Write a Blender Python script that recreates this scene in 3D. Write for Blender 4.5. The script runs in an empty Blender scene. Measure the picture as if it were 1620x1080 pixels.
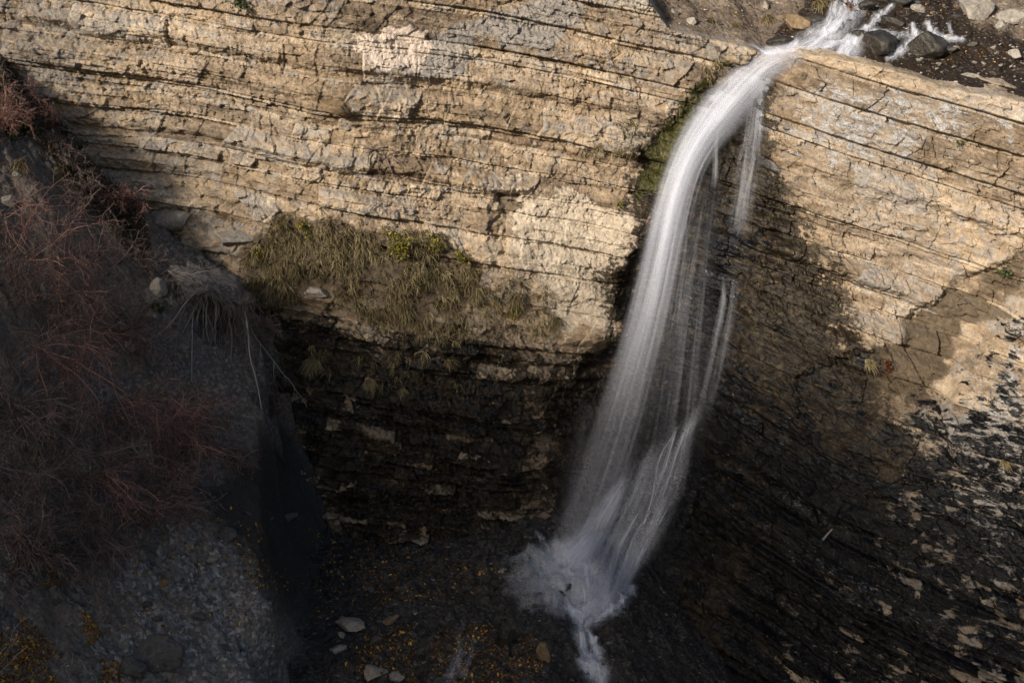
import bpy, math, random
import numpy as np
from mathutils import Vector

# ------------------------------------------------------------------ camera, sky, sun, exposure
sc = bpy.context.scene
COL = sc.collection
R = math.radians
PITCH = R(18.0)
CAM = np.array([0.0, -47.55, 15.45])
FPX = 2250.0                                   # focal length in photo pixels (1620 wide)
cd = bpy.data.cameras.new("camera"); cam = bpy.data.objects.new("camera", cd); COL.objects.link(cam)
cd.sensor_width = 36.0; cd.lens = 50.0; cd.clip_start = 0.1; cd.clip_end = 2000
cam.location = CAM; cam.rotation_euler = (R(90) - PITCH, 0, 0)
sc.camera = cam

SUN_EL, SUN_AZ = R(24.0), R(38.0)              # azimuth: how far left of straight-behind the camera
SUN_D = np.array([math.sin(SUN_AZ) * math.cos(SUN_EL), math.cos(SUN_AZ) * math.cos(SUN_EL), -math.sin(SUN_EL)])  # way the light travels
w = bpy.data.worlds.new("World"); sc.world = w; w.use_nodes = True
nt = w.node_tree; bg = nt.nodes["Background"]
sky = nt.nodes.new("ShaderNodeTexSky"); sky.sky_type = 'NISHITA'; sky.sun_disc = False
sky.sun_elevation = SUN_EL; sky.dust_density = 3.5; sky.ozone_density = 0.6
sky.sun_rotation = math.atan2(-SUN_D[0], -SUN_D[1])
nt.links.new(sky.outputs[0], bg.inputs[0]); bg.inputs[1].default_value = 0.068
sl = bpy.data.lights.new("sun", 'SUN'); so = bpy.data.objects.new("sun", sl); COL.objects.link(so)
sl.energy = 4.6; sl.angle = R(4.0); sl.color = (1.0, 0.90, 0.78)
so.rotation_euler = Vector(SUN_D).to_track_quat('-Z', 'Y').to_euler()
sc.view_settings.view_transform = 'Standard'; sc.view_settings.look = 'None'
sc.view_settings.exposure = 0.55; sc.view_settings.gamma = 1.0
sc.cycles.transparent_max_bounces = 48
sc.cycles.max_bounces = 4; sc.cycles.diffuse_bounces = 2
sc.cycles.use_denoising = True

rng = np.random.default_rng(11)
random.seed(5)

# ------------------------------------------------------------------ numpy noise
def _h(ix, iy, seed):
    with np.errstate(over='ignore'):
        h = ix.astype(np.uint32) * np.uint32(374761393) + iy.astype(np.uint32) * np.uint32(668265263) + np.uint32((seed * 2246822519) & 0xffffffff)
        h = (h ^ (h >> np.uint32(13))) * np.uint32(1274126177)
        h = h ^ (h >> np.uint32(16))
        h = h * np.uint32(2654435761); h = h ^ (h >> np.uint32(15))
    return (h >> np.uint32(8)).astype(np.float32) / np.float32(16777216.0)

def vnoise(x, y, seed=0):
    """value noise in -1..1"""
    xf = np.floor(x); yf = np.floor(y)
    fx = (x - xf).astype(np.float32); fy = (y - yf).astype(np.float32)
    ix = xf.astype(np.int64); iy = yf.astype(np.int64)
    u = fx * fx * (3 - 2 * fx); v = fy * fy * (3 - 2 * fy)
    a = _h(ix, iy, seed); b = _h(ix + 1, iy, seed); c = _h(ix, iy + 1, seed); d = _h(ix + 1, iy + 1, seed)
    return ((a + (b - a) * u) * (1 - v) + (c + (d - c) * u) * v) * 2 - 1

def fbm(x, y, seed=0, octv=4, gain=0.5):
    s = 0; a = 1.0; t = 0
    for o in range(octv):
        s = s + a * vnoise(x * (2.03 ** o) + 17.3 * o, y * (2.03 ** o) - 9.1 * o, seed + o * 7)
        t += a; a *= gain
    return s / t

def facets(x, y, seed=0):
    """broken-stone facets: each Voronoi cell is a tilted plane; returns (height -1..1, distance to the cell's edge, cell random)"""
    xf = np.floor(x).astype(np.int64); yf = np.floor(y).astype(np.int64)
    d1 = np.full(x.shape, 9.0, np.float32); d2 = np.full(x.shape, 9.0, np.float32)
    hh = np.zeros(x.shape, np.float32); cr = np.zeros(x.shape, np.float32)
    for i in (-1, 0, 1):
        for j in (-1, 0, 1):
            cx = xf + i; cy = yf + j
            dx = (x - cx - _h(cx, cy, seed)).astype(np.float32); dy = (y - cy - _h(cx, cy, seed + 1)).astype(np.float32)
            dd = dx * dx + dy * dy
            r1 = _h(cx, cy, seed + 2); r2 = _h(cx, cy, seed + 3); r3 = _h(cx, cy, seed + 4)
            near = dd < d1
            d2 = np.where(near, d1, np.minimum(d2, dd)); d1 = np.where(near, dd, d1)
            hh = np.where(near, (r1 - .5) * 2 * dx + (r2 - .5) * 2 * dy + (r3 - .5), hh); cr = np.where(near, r3, cr)
    return hh, np.sqrt(d2) - np.sqrt(d1), cr

def ss(a, b, x):
    t = np.clip((x - a) / (b - a), 0, 1); return t * t * (3 - 2 * t)

def sd_poly(px, py, poly):
    """signed distance to a polygon, positive inside"""
    P = np.asarray(poly, np.float32); d = np.full(px.shape, 1e9, np.float32); inside = np.zeros(px.shape, bool)
    for k in range(len(P)):
        a = P[k]; b = P[(k + 1) % len(P)]; e = b - a
        wx = px - a[0]; wy = py - a[1]
        t = np.clip((wx * e[0] + wy * e[1]) / (e @ e + 1e-9), 0, 1)
        d = np.minimum(d, (wx - e[0] * t) ** 2 + (wy - e[1] * t) ** 2)
        c = (a[1] > py) != (b[1] > py)
        inside ^= c & (px < (b[0] - a[0]) * (py - a[1]) / (b[1] - a[1] + 1e-12) + a[0])
    d = np.sqrt(d); return np.where(inside, d, -d)

# ------------------------------------------------------------------ survey: photo pixel -> ray
FW = np.array([0, math.cos(PITCH), -math.sin(PITCH)]); UP = np.array([0, math.sin(PITCH), math.cos(PITCH)])
def ray(px, py):
    px = np.asarray(px, float); py = np.asarray(py, float)
    d = FW + ((px - 810) / FPX)[..., None] * np.array([1.0, 0, 0]) - ((py - 540) / FPX)[..., None] * UP
    return d / np.linalg.norm(d, axis=-1, keepdims=True)

def to_px(x, y, z):
    dx = x - CAM[0]; dy = y - CAM[1]; dz = z - CAM[2]
    d = dy * FW[1] + dz * FW[2]; return 810 + FPX * dx / d, 540 - FPX * (dy * UP[1] + dz * UP[2]) / d

# ------------------------------------------------------------------ the cliff: Y as a function of (X, Z)
def base0(X, Z):
    """large form only"""
    b = 0.5 * np.sin(X * 0.23 + 0.6) + 0.3 * np.sin(X * 0.5 + Z * 0.2)
    b = b + 0.03 * (Z - 2) * (Z > 2)
    low = np.maximum(0, 1.2 - Z)
    b = b - 0.36 * low
    wb = ss(-10.5, -8.0, X) * (1 - ss(-1.5, 2.5, X))                      # the grassy bench
    zb = 2.6 - 0.20 * (X + 4.5)
    b = b - 0.75 * ss(1.5, -1.5, Z - zb) * wb
    xr = np.maximum(0, X - 8.0)
    b = b - 0.34 * xr * ss(0, 3, xr) - 0.18 * np.maximum(0, 1.5 - Z) * ss(6, 11, X)
    b = b - 0.10 * np.maximum(0, -12 - X)
    return b

def on_cliff(pts):
    out = []
    for px, py in pts:
        d = ray(px, py); Y = 0.0
        for _ in range(12):
            t = (Y - CAM[1]) / d[1]; P = CAM + d * t
            Y = 0.5 * Y + 0.5 * float(base0(np.array(P[0]), np.array(P[2])))
        out.append((P[0], P[2]))
    return out

CX0, CX1, CZ0, CZ1, CS = -20.5, 20.0, -13.5, 14.5, 0.026
cx = np.arange(CX0, CX1, CS, dtype=np.float32); cz = np.arange(CZ0, CZ1, CS, dtype=np.float32)
LS = 6
lx = cx[::LS]; lz = cz[::LS]
LXg, LZg = np.meshgrid(lx, lz)

def upsample(a):
    """bilinear from the coarse grid to the fine one"""
    ix = np.arange(len(cx)) / LS; iz = np.arange(len(cz)) / LS
    i0 = np.clip(ix.astype(int), 0, len(lx) - 2); j0 = np.clip(iz.astype(int), 0, len(lz) - 2)
    fx = (ix - i0).astype(np.float32)[None, :]; fz = (iz - j0).astype(np.float32)[:, None]
    r0 = a[j0]; r1 = a[j0 + 1]; rows = r0 * (1 - fz) + r1 * fz
    return rows[:, i0] * (1 - fx) + rows[:, i0 + 1] * fx

def sd_up(pts):
    return upsample(sd_poly(LXg, LZg, on_cliff(pts)).astype(np.float32))

X, Z = np.meshgrid(cx, cz)
n_big = fbm(X * 0.35, Z * 0.35, 3, 4); n_mid = fbm(X * 1.1, Z * 1.3, 9, 4); n_fine = fbm(X * 4, Z * 5, 21, 3)

# regions surveyed from the photograph (pixels), turned into surface coordinates
recess = sd_up([(1052, 190), (1120, 110), (1200, 95), (1255, 100), (1212, 190), (1190, 330), (1185, 560), (1165, 760), (1120, 900), (1040, 1000), (880, 960),
                (850, 880), (880, 680), (905, 570), (985, 530), (975, 440), (1045, 340), (990, 315), (1000, 250)])
tufa = sd_up([(770, 300), (860, 290), (960, 315), (1040, 335), (1010, 400), (968, 440), (980, 520), (905, 565), (850, 545), (850, 430), (780, 400)])
blockr = sd_up([(1800, 400), (1620, 470), (1545, 540), (1470, 640), (1500, 720), (1640, 770), (1800, 800)])
cavity = sd_up([(400, 500), (480, 480), (600, 540), (640, 620), (560, 640), (430, 600)])
cave = sd_up([(785, 305), (835, 308), (815, 345), (800, 395), (785, 350)])
lowerdark_shade = sd_up([(380, 440), (470, 480), (640, 510), (780, 500), (860, 545), (905, 580), (870, 700), (850, 860), (560, 860), (420, 640)])  # lower wall under the bench: dark stone plus shade put into its colour
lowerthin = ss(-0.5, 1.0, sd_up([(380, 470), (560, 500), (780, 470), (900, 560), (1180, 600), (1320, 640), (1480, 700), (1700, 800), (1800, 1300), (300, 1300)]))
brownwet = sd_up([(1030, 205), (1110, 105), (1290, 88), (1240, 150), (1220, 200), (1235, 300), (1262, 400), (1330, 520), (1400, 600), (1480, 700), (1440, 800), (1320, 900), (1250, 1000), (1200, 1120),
                  (900, 1100), (850, 880), (860, 700), (800, 640), (840, 560), (910, 575), (990, 530), (975, 440), (1045, 335), (990, 312)])
browndirt = sd_up([(1620, 400), (1560, 420), (1480, 470), (1420, 540), (1330, 560), (1270, 600), (1260, 680), (1340, 690), (1400, 640), (1470, 640), (1540, 530), (1640, 450)])
fallside = sd_up([(1150, 330), (1195, 360), (1185, 560), (1200, 640), (1230, 720), (1200, 860), (1120, 960), (1060, 1100), (900, 1100), (1000, 900), (1060, 500)])
greyp = sd_up([(690, 50), (760, 15), (870, -10), (930, 20), (885, 85), (760, 65), (745, 110), (640, 118), (560, 85)])
pinkp = sd_up([(555, 70), (600, 30), (690, 35), (670, 100), (560, 95)])
fallband = sd_up([(1030, 205), (1105, 105), (1200, 85), (1264, 94), (1230, 190), (1250, 330), (1292, 420), (1350, 560), (1350, 700), (1200, 800), (1150, 600), (1040, 600), (985, 440), (1000, 300)])
blackr = sd_up([(1200, 690), (1350, 660), (1400, 720), (1490, 690), (1600, 790), (1610, 900), (1620, 1000), (1720, 1120), (1100, 1120), (1150, 960), (1200, 850)])  # black rock at lower right, widened so its colour deepens the shade
palestr = sd_up([(1640, 470), (1540, 540), (1480, 610), (1400, 640), (1390, 690), (1480, 720), (1520, 800), (1500, 900), (1490, 960), (1560, 980), (1640, 960)])
mossy = sd_up([(1085, 110), (1160, 85), (1150, 130), (1090, 230), (1060, 300), (1005, 320), (1000, 280), (1040, 215)])
topright = sd_up([(1270, 90), (1640, 150), (1640, 330), (1200, 260)])  # pale tone here also paints bright highlights onto the upper right wall

# bedding coordinate, dipping to the right
sdip = Z + 0.175 * X + 0.10 * np.maximum(0, X - 6) + 0.38 * fbm(X * 0.11, Z * 0.2, 31, 2) + 0.018 * n_mid
# beds
edges = [-20.0]; hard = []
r = random.Random(4)
soft_next = False
while edges[-1] < 21:
    s = edges[-1]
    thin = s < -0.8
    if soft_next and not thin: t = r.uniform(0.07, 0.16); hard.append(r.uniform(-0.5, -0.05))
    elif thin: t = r.choice([0.10, 0.18, 0.26, 0.40, 0.60]) * r.uniform(.8, 1.2); hard.append(r.uniform(-0.2, 1.0))
    else: t = r.choice([0.32, 0.5, 0.7, 0.9, 1.1]) * r.uniform(.85, 1.15); hard.append(r.uniform(0.25, 1.0))
    soft_next = (not soft_next) if not thin else False
    edges.append(s + t)
edges = np.array(edges, np.float32); hard = np.array(hard, np.float32)
bed = np.clip(np.searchsorted(edges, sdip.ravel()).reshape(sdip.shape) - 1, 0, len(hard) - 1)
th = (edges[bed + 1] - edges[bed]).astype(np.float32)
tt = ((sdip - edges[bed]) / th).astype(np.float32)
hb = hard[bed] * (0.75 + 0.75 * vnoise(X * 0.3 + bed * 7.7, bed * 3.1 + X * 0, 41))
# joints: per bed, per block
jx = X * (0.38 / np.clip(th, 0.3, 0.8)) + 0.12 * fbm(X * 0.8, Z * 0.8, 51, 2) + 0.5 * (tt - .5) * th * (vnoise(bed * 1.7, bed * 0.3, 5) - .25)
jc = np.floor(jx).astype(np.int64)
jo = _h(jc, bed.astype(np.int64), 61); jo1 = _h(jc + 1, bed.astype(np.int64), 61)
jp = jx - jc
right_side = jp > (0.15 + 0.7 * jo)
blk = np.where(right_side, jc + 1, jc)
bl_r = _h(blk, bed.astype(np.int64), 71); bl_q = _h(blk, bed.astype(np.int64), 72); bl_w = _h(blk, bed.astype(np.int64), 73)
jd = np.abs(jp - (0.15 + 0.7 * jo)) * np.clip(th, 0.3, 0.8) / 0.38          # distance to the joint in metres
jact = (_h(jc, bed.astype(np.int64), 81) > 0.35).astype(np.float32)
major = _h(bed.astype(np.int64) // 4, bed.astype(np.int64) * 0, 95)                  # some packets of beds stand proud of the rest
crisp = (_h(bed.astype(np.int64), bed.astype(np.int64) * 0, 97) > 0.45) | (th < 0.2)
prof = ss(0.0, np.where(crisp, 0.10, 0.55), tt) * np.where(crisp, 1 - 0.75 * ss(0.62, 1.02, tt), 1 - 0.9 * ss(0.30, 1.02, tt) ** 1.5)
grassp = sd_up([(380, 395), (440, 335), (520, 330), (620, 360), (700, 372), (750, 405), (770, 450), (750, 500), (660, 520), (560, 480), (480, 475), (400, 500)])
damp = 1 - 0.30 * ss(-0.3, 0.5, tufa) - 0.35 * ss(-0.4, 0.3, recess)
patch = 0.45 + 0.55 * ss(-0.5, 0.1, vnoise(X * 0.22 + 4, sdip * 0.6, 47) + 0.4 * n_big)  # places where the bedding is worn flat
bside = ss(6.0, 8.5, X)
prot = (0.13 + (0.46 + 0.25 * bside) * np.clip(th, 0.1, 0.8)) * (0.35 + 0.65 * hb) * prof * damp * patch
prot += (0.30 + .45 * lowerthin * bside) * (major - 0.5) * damp
prot += (bl_r - .5) * 0.20 * np.clip(th / 0.4, .35, 1.1) * damp * patch * ss(0.0, 0.12, tt) * ss(1.0, 0.85, tt)
prot -= (bl_q > 0.88) * 0.16 * damp * patch * ss(0.0, 0.12, tt)
prot += lowerthin * (1 - .45 * bside) * damp * ((bl_w - .5) * 0.34 * (bl_q > .35) - 0.22 * (bl_q < .22)) * ss(0.0, 0.10, tt)
prot += (bl_w - .5) * 0.26 * (jp - .5) * np.clip(th, 0, .6) * damp
prot -= jact * 0.035 * np.exp(-(jd / 0.035) ** 2) * damp * patch * (1 - .6 * bside)
prot -= np.where(crisp, 0.05, 0.015) * np.exp(-((tt * th) / 0.03) ** 2) * damp * patch
# thinner partings inside the beds
e2s = [-20.0]
while e2s[-1] < 21: e2s.append(e2s[-1] + r.choice([.07, .11, .16, .22, .30]))
e2s = np.array(e2s, np.float32); sd2 = sdip + 0.05 * n_big
b2 = np.clip(np.searchsorted(e2s, sd2.ravel()).reshape(sd2.shape) - 1, 0, len(e2s) - 2); t2 = (sd2 - e2s[b2]) / (e2s[b2 + 1] - e2s[b2])
k2 = np.floor(X * .9 + _h(b2.astype(np.int64), b2.astype(np.int64) * 0, 141) * 9 + .1 * n_mid).astype(np.int64); q2 = _h(k2, b2.astype(np.int64), 142)
prot += damp * (1 - .45 * lowerthin * bside) * (0.30 + .70 * ss(-.3, .3, n_big + .5 * n_mid)) * (0.16 * (q2 - .5) + .07 * _h(b2.astype(np.int64), b2.astype(np.int64) * 0, 143)) * ss(0, .18, t2) * (1 - .5 * ss(.6, 1, t2))
prot += 0.26 * lowerthin * bside * prof * (hb - .3) * (.5 + _h(blk, bed.astype(np.int64), 75))
# facets
wx = X + 0.03 * n_mid; ws = sdip + 0.015 * n_fine
f1, e1, c1 = facets(wx * 1.1 + 0.12 * n_mid + .25 * ws, ws * 2.0, 101)
f2, e2, c2 = facets(wx * 2.8, ws * 4.4 + 0.25 * X, 111)
f3, e3, c3 = facets(wx * 7 + .15 * n_mid + ws * 2.5, ws * 8, 121)
f4, e4, c4 = facets(wx * 15 + ws * 6, ws * 16 - wx * 4, 131)
rough = 1 + 0.45 * lowerthin * (1 - 1.3 * ss(5, 8, X)) - 0.35 * ss(-0.3, 0.5, tufa)
prot += rough * (0.075 * f1 + 0.085 * f2 + 0.050 * f3 * (0.4 + 0.8 * ss(-.2, .2, n_big)) + 0.018 * f4 * ss(-.3, .2, n_mid) + 0.03 * n_mid + 0.015 * n_fine)
prot -= 0.02 * rough * (1 - ss(0.0, 0.06, e1)) * (c1 > 0.75) * patch * (1 - bside)

Yc = base0(X, Z) + 0.28 * n_big - prot
Yc += (0.25 + 0.55 * ss(5.0, -1.0, Z)) * ss(-0.25 - 1.3 * ss(1.5, -1.5, Z), 0.5 + .8 * ss(1.5, -1.5, Z), recess + 0.3 * n_mid + 0.1 * n_fine) + (0.10 + .12 * ss(5, 0, Z)) * recess.clip(0, 2)
Yc -= 0.50 * ss(-1.6, 0.9, tufa)
Yc -= 0.7 * ss(-0.06, 0.14, blockr + 0.22 * n_mid + 0.08 * n_fine)
Yc += 0.35 * ss(-0.5, 0.7, cavity + 0.35 * n_mid)
Yc += 0.5 * ss(-0.3, 0.3, cave + 0.4 * n_mid + 0.2 * n_fine)
Yc += 0.35 * ss(-0.25, 0.2, browndirt + 0.3 * n_mid)
# top of the cliff
ztp = np.array(on_cliff([(960, -60), (1010, -20), (1060, 48), (1180, 74), (1215, 92), (1262, 90), (1276, 86), (1380, 103), (1500, 138), (1620, 163), (1760, 200)]))
ZT = np.interp(cx, ztp[:, 0], ztp[:, 1], left=16, right=ztp[-1, 1]).astype(np.float32)[None, :]
over = np.maximum(0, Z - ZT - 0.06 * n_mid)
Yc += over * 5.0 - 0.0

# ------------------------------------------------------------------ mesh and node helpers
def mesh_np(name, V, F, mat, attrs=None, smooth=True, kind=None, link=True):
    """V (n,3); F (m,3) or (m,4); attrs name -> (type, array)"""
    me = bpy.data.meshes.new(name); V = np.ascontiguousarray(V, np.float32); F = np.ascontiguousarray(F, np.int32)
    k = F.shape[1]
    me.vertices.add(len(V)); me.vertices.foreach_set("co", V.ravel())
    me.loops.add(F.size); me.loops.foreach_set("vertex_index", F.ravel())
    me.polygons.add(len(F)); me.polygons.foreach_set("loop_start", np.arange(0, F.size, k, dtype=np.int32))
    me.polygons.foreach_set("use_smooth", np.full(len(F), smooth, bool))
    if attrs:
        for an, (ty, arr) in attrs.items():
            a = me.attributes.new(an, ty, 'POINT'); arr = np.ascontiguousarray(arr, np.float32)
            a.data.foreach_set({'FLOAT': 'value', 'FLOAT_COLOR': 'color', 'FLOAT_VECTOR': 'vector'}[ty], arr.ravel())
    me.update(calc_edges=True)
    if mat: me.materials.append(mat)
    o = bpy.data.objects.new(name, me)
    if link: COL.objects.link(o)
    if kind: o['kind'] = kind
    return o

def grid_faces(nx, ny, flip=False):
    i = np.arange(nx - 1)[None, :] + nx * np.arange(ny - 1)[:, None]
    F = np.stack([i, i + 1, i + 1 + nx, i + nx], -1).reshape(-1, 4)
    return F[:, ::-1] if flip else F

def tag(o, label=None, cat=None, group=None, kind=None):
    if label: o['label'] = label
    if cat: o['category'] = cat
    if group: o['group'] = group
    if kind: o['kind'] = kind
    return o

class NT:
    """small node-tree writer"""
    def __init__(s, name):
        s.m = bpy.data.materials.new(name); s.m.use_nodes = True; s.t = s.m.node_tree
        s.b = s.t.nodes["Principled BSDF"]; s.out = s.t.nodes["Material Output"]
    def n(s, ty, **kw):
        nd = s.t.nodes.new(ty)
        for k, v in kw.items(): setattr(nd, k, v)
        return nd
    def put(s, sock, v):
        if isinstance(v, bpy.types.NodeSocket): s.t.links.new(v, sock)
        elif v is not None: sock.default_value = v
    def attr(s, name, out='Fac'): return s.n('ShaderNodeAttribute', attribute_name=name).outputs[out]
    def math(s, op, a, b=None, clamp=False):
        nd = s.n('ShaderNodeMath', operation=op, use_clamp=clamp); s.put(nd.inputs[0], a)
        if b is not None: s.put(nd.inputs[1], b)
        return nd.outputs[0]
    def noise(s, vec, scale, detail=4, rough=0.55, dist=0.0):
        nd = s.n('ShaderNodeTexNoise'); s.put(nd.inputs['Vector'], vec); nd.inputs['Scale'].default_value = scale
        nd.inputs['Detail'].default_value = detail; nd.inputs['Roughness'].default_value = rough; nd.inputs['Distortion'].default_value = dist
        return nd.outputs['Fac']
    def voro(s, vec, scale, feature='F1', out='Distance', rand=1.0):
        nd = s.n('ShaderNodeTexVoronoi', feature=feature); s.put(nd.inputs['Vector'], vec); nd.inputs['Scale'].default_value = scale
        nd.inputs['Randomness'].default_value = rand
        return nd.outputs[out]
    def maprange(s, v, a, b, c=0.0, d=1.0, smooth=True):
        nd = s.n('ShaderNodeMapRange', interpolation_type='SMOOTHSTEP' if smooth else 'LINEAR'); s.put(nd.inputs[0], v)
        for k, q in zip((1, 2, 3, 4), (a, b, c, d)): s.put(nd.inputs[k], q)
        return nd.outputs[0]
    def mix(s, f, a, b, mode='MIX'):
        nd = s.n('ShaderNodeMix', data_type='RGBA', blend_type=mode); s.put(nd.inputs[0], f)
        s.put(nd.inputs[6], a if isinstance(a, bpy.types.NodeSocket) else (*a, 1)); s.put(nd.inputs[7], b if isinstance(b, bpy.types.NodeSocket) else (*b, 1))
        return nd.outputs[2]
    def ramp(s, f, stops, interp='LINEAR'):
        nd = s.n('ShaderNodeValToRGB'); cr = nd.color_ramp; cr.interpolation = interp; s.put(nd.inputs[0], f)
        while len(cr.elements) < len(stops): cr.elements.new(0.5)
        for e, (p, c) in zip(cr.elements, stops): e.position = p; e.color = (*c, 1)
        return nd.outputs[0]
    def vscale(s, vec, xyz):
        nd = s.n('ShaderNodeVectorMath', operation='MULTIPLY'); s.put(nd.inputs[0], vec); nd.inputs[1].default_value = xyz
        return nd.outputs[0]
    def bump(s, h, strength, dist, normal=None):
        nd = s.n('ShaderNodeBump'); nd.inputs['Strength'].default_value = strength; nd.inputs['Distance'].default_value = dist
        s.put(nd.inputs['Height'], h)
        if normal is not None: s.put(nd.inputs['Normal'], normal)
        return nd.outputs[0]
    def sep(s, vec):
        nd = s.n('ShaderNodeSeparateXYZ'); s.put(nd.inputs[0], vec); return nd.outputs
    def done(s, color=None, rough=None, normal=None, alpha=None, spec=None):
        if color is not None: s.put(s.b.inputs['Base Color'], color if isinstance(color, bpy.types.NodeSocket) else (*color, 1))
        if rough is not None: s.put(s.b.inputs['Roughness'], rough)
        if normal is not None: s.put(s.b.inputs['Normal'], normal)
        if alpha is not None: s.put(s.b.inputs['Alpha'], alpha)
        if spec is not None: s.put(s.b.inputs['Specular IOR Level'], spec)
        return s.m

# ------------------------------------------------------------------ cliff material
def cliff_material():
    k = NT("layered_limestone")
    P = k.attr("bedco", 'Vector')                                     # along the bed, up through the beds, out of the wall
    m1 = k.n('ShaderNodeAttribute', attribute_name="stain_shade_a"); m2 = k.n('ShaderNodeAttribute', attribute_name="stain_b")
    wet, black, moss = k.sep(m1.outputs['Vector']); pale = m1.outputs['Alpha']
    tufa_, dirt, bedr = k.sep(m2.outputs['Vector']); blkr = m2.outputs['Alpha']
    Pst = k.vscale(P, (0.35, 1.6, 1.0)); Pv = k.vscale(P, (2.6, 0.5, 1.0))
    nA = k.noise(P, 0.55, 6, 0.6); nB = k.noise(Pst, 1.6, 6, 0.65); nC = k.noise(P, 6.0, 6, 0.7); nD = k.noise(P, 22.0, 4, 0.7)
    nE = k.noise(k.vscale(P, (1.0, 1.0, 2.0)), 2.3, 8, 0.68, 0.6)
    # dry stone: tan, grey-blue plates and brown dust
    t1 = k.math('ADD', k.math('MULTIPLY', nB, 0.45), k.math('ADD', k.math('MULTIPLY', nC, 0.30), k.math('ADD', k.math('MULTIPLY', bedr, 0.12), k.math('MULTIPLY', blkr, 0.13))))
    dry = k.ramp(t1, [(0.32, (0.095, 0.070, 0.048)), (0.41, (0.19, 0.142, 0.094)), (0.49, (0.305, 0.232, 0.155)), (0.57, (0.420, 0.33, 0.228)), (0.68, (0.58, 0.49, 0.365))])
    greyf = k.maprange(k.math('ADD', k.math('ADD', k.math('MULTIPLY', nE, 0.8), k.math('MULTIPLY', blkr, 0.16)), k.math('MULTIPLY', nD, 0.2)), 0.57, 0.69)
    grey = k.ramp(nC, [(0.3, (0.13, 0.125, 0.12)), (0.7, (0.31, 0.295, 0.28))])
    big = k.noise(P, 0.28, 4, 0.6)
    dry = k.mix(k.maprange(big, 0.42, 0.62), dry, k.mix(1.0, dry, (0.86, 0.90, 0.98), 'MULTIPLY'))
    dry = k.mix(k.math('MULTIPLY', k.maprange(k.noise(k.vscale(P, (.6, 1.5, 1)), 1.1, 6, .7), .52, .66), .7), dry, k.mix(1.0, dry, (0.50, 0.44, 0.38), 'MULTIPLY'))
    dry = k.mix(k.math('MULTIPLY', k.maprange(k.noise(Pst, 3.4, 6, .7), .55, .68), .6), dry, (0.50, 0.40, 0.29))
    dry = k.mix(k.math('MULTIPLY', k.maprange(nD, .56, .66), .55), dry, (0.10, 0.078, 0.056))
    gp = k.attr("stain_c"); pk = k.attr("stain_d")
    greyf = k.math('MAXIMUM', greyf, k.maprange(k.math('ADD', gp, k.math('MULTIPLY', k.math('SUBTRACT', nE, .5), 1.6)), .4, .7))
    col = k.mix(k.math('MULTIPLY', greyf, 0.75), dry, grey)
    col = k.mix(k.math('MULTIPLY', k.maprange(k.math('ADD', pk, k.math('MULTIPLY', k.math('SUBTRACT', nC, .5), 1.4)), .4, .6), .8), col, (0.50, 0.42, 0.35))
    # dark lichen streaks and specks on the dry stone
    sp = k.maprange(k.math('ADD', k.noise(k.vscale(P, (1.6, 1.0, 1.0)), 9.0, 5, 0.75), k.math('MULTIPLY', nA, 0.35)), 0.76, 0.84)
    col = k.mix(k.math('MULTIPLY', sp, 0.7), col, (0.055, 0.047, 0.040))
    # pale tufa
    tf = k.maprange(k.math('ADD', tufa_, k.math('MULTIPLY', k.math('SUBTRACT', nC, 0.5), 0.9)), 0.40, 0.60)
    tcol = k.ramp(k.math('ADD', k.math('MULTIPLY', nE, 0.6), k.math('MULTIPLY', nC, 0.4)), [(0.32, (0.17, 0.14, 0.11)), (0.45, (0.36, 0.305, 0.235)), (0.6, (0.52, 0.45, 0.355)), (0.8, (0.60, 0.53, 0.43))])
    col = k.mix(k.math('MULTIPLY', tf, 0.85), col, tcol)
    # white-blue speckled crust, also painting the highlights of the top right wall
    pf = k.maprange(k.math('ADD', pale, k.math('MULTIPLY', k.math('SUBTRACT', k.noise(k.vscale(P, (0.7, 1.5, 1)), 3.6, 8, 0.75, .8), 0.5), 2.4)), 0.60, 0.85)
    pcol = k.ramp(nD, [(0.3, (0.10, 0.105, 0.12)), (0.5, (0.28, 0.285, 0.29)), (0.7, (0.55, 0.54, 0.51))])
    col = k.mix(pf, col, pcol)
    # brown earth washed down
    df = k.maprange(k.math('ADD', dirt, k.math('MULTIPLY', k.math('SUBTRACT', nC, 0.5), 0.8)), 0.4, 0.62)
    col = k.mix(k.math('MULTIPLY', df, 0.9), col, k.ramp(nC, [(0.3, (0.045, 0.034, 0.022)), (0.7, (0.12, 0.09, 0.058))]))
    # wet brown stone round the fall; on the lower wall it paints shade too
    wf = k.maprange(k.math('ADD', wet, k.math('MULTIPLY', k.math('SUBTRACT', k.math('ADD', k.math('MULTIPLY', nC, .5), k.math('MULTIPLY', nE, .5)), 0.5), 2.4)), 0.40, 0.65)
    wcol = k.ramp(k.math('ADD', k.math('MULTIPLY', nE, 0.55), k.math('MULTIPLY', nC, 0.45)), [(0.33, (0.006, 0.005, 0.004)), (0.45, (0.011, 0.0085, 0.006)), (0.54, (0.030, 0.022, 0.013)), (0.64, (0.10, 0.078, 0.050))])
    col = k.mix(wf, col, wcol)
    # moss
    mf = k.maprange(k.math('ADD', moss, k.math('MULTIPLY', k.math('SUBTRACT', k.noise(P, 3.0, 6, 0.7), 0.5), 1.8)), 0.5, 0.72)
    col = k.mix(k.math('MULTIPLY', mf, 0.85), col, k.ramp(nD, [(0.3, (0.012, 0.015, 0.004)), (0.7, (0.075, 0.072, 0.016))]))
    # black tar-like film, deepened by painted shade, broken by paler plates and painted glints
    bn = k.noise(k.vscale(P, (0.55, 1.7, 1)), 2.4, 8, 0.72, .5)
    bf = k.maprange(k.math('ADD', black, k.math('MULTIPLY', k.math('SUBTRACT', bn, 0.5), 3.0)), 0.42, 0.62)
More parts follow.
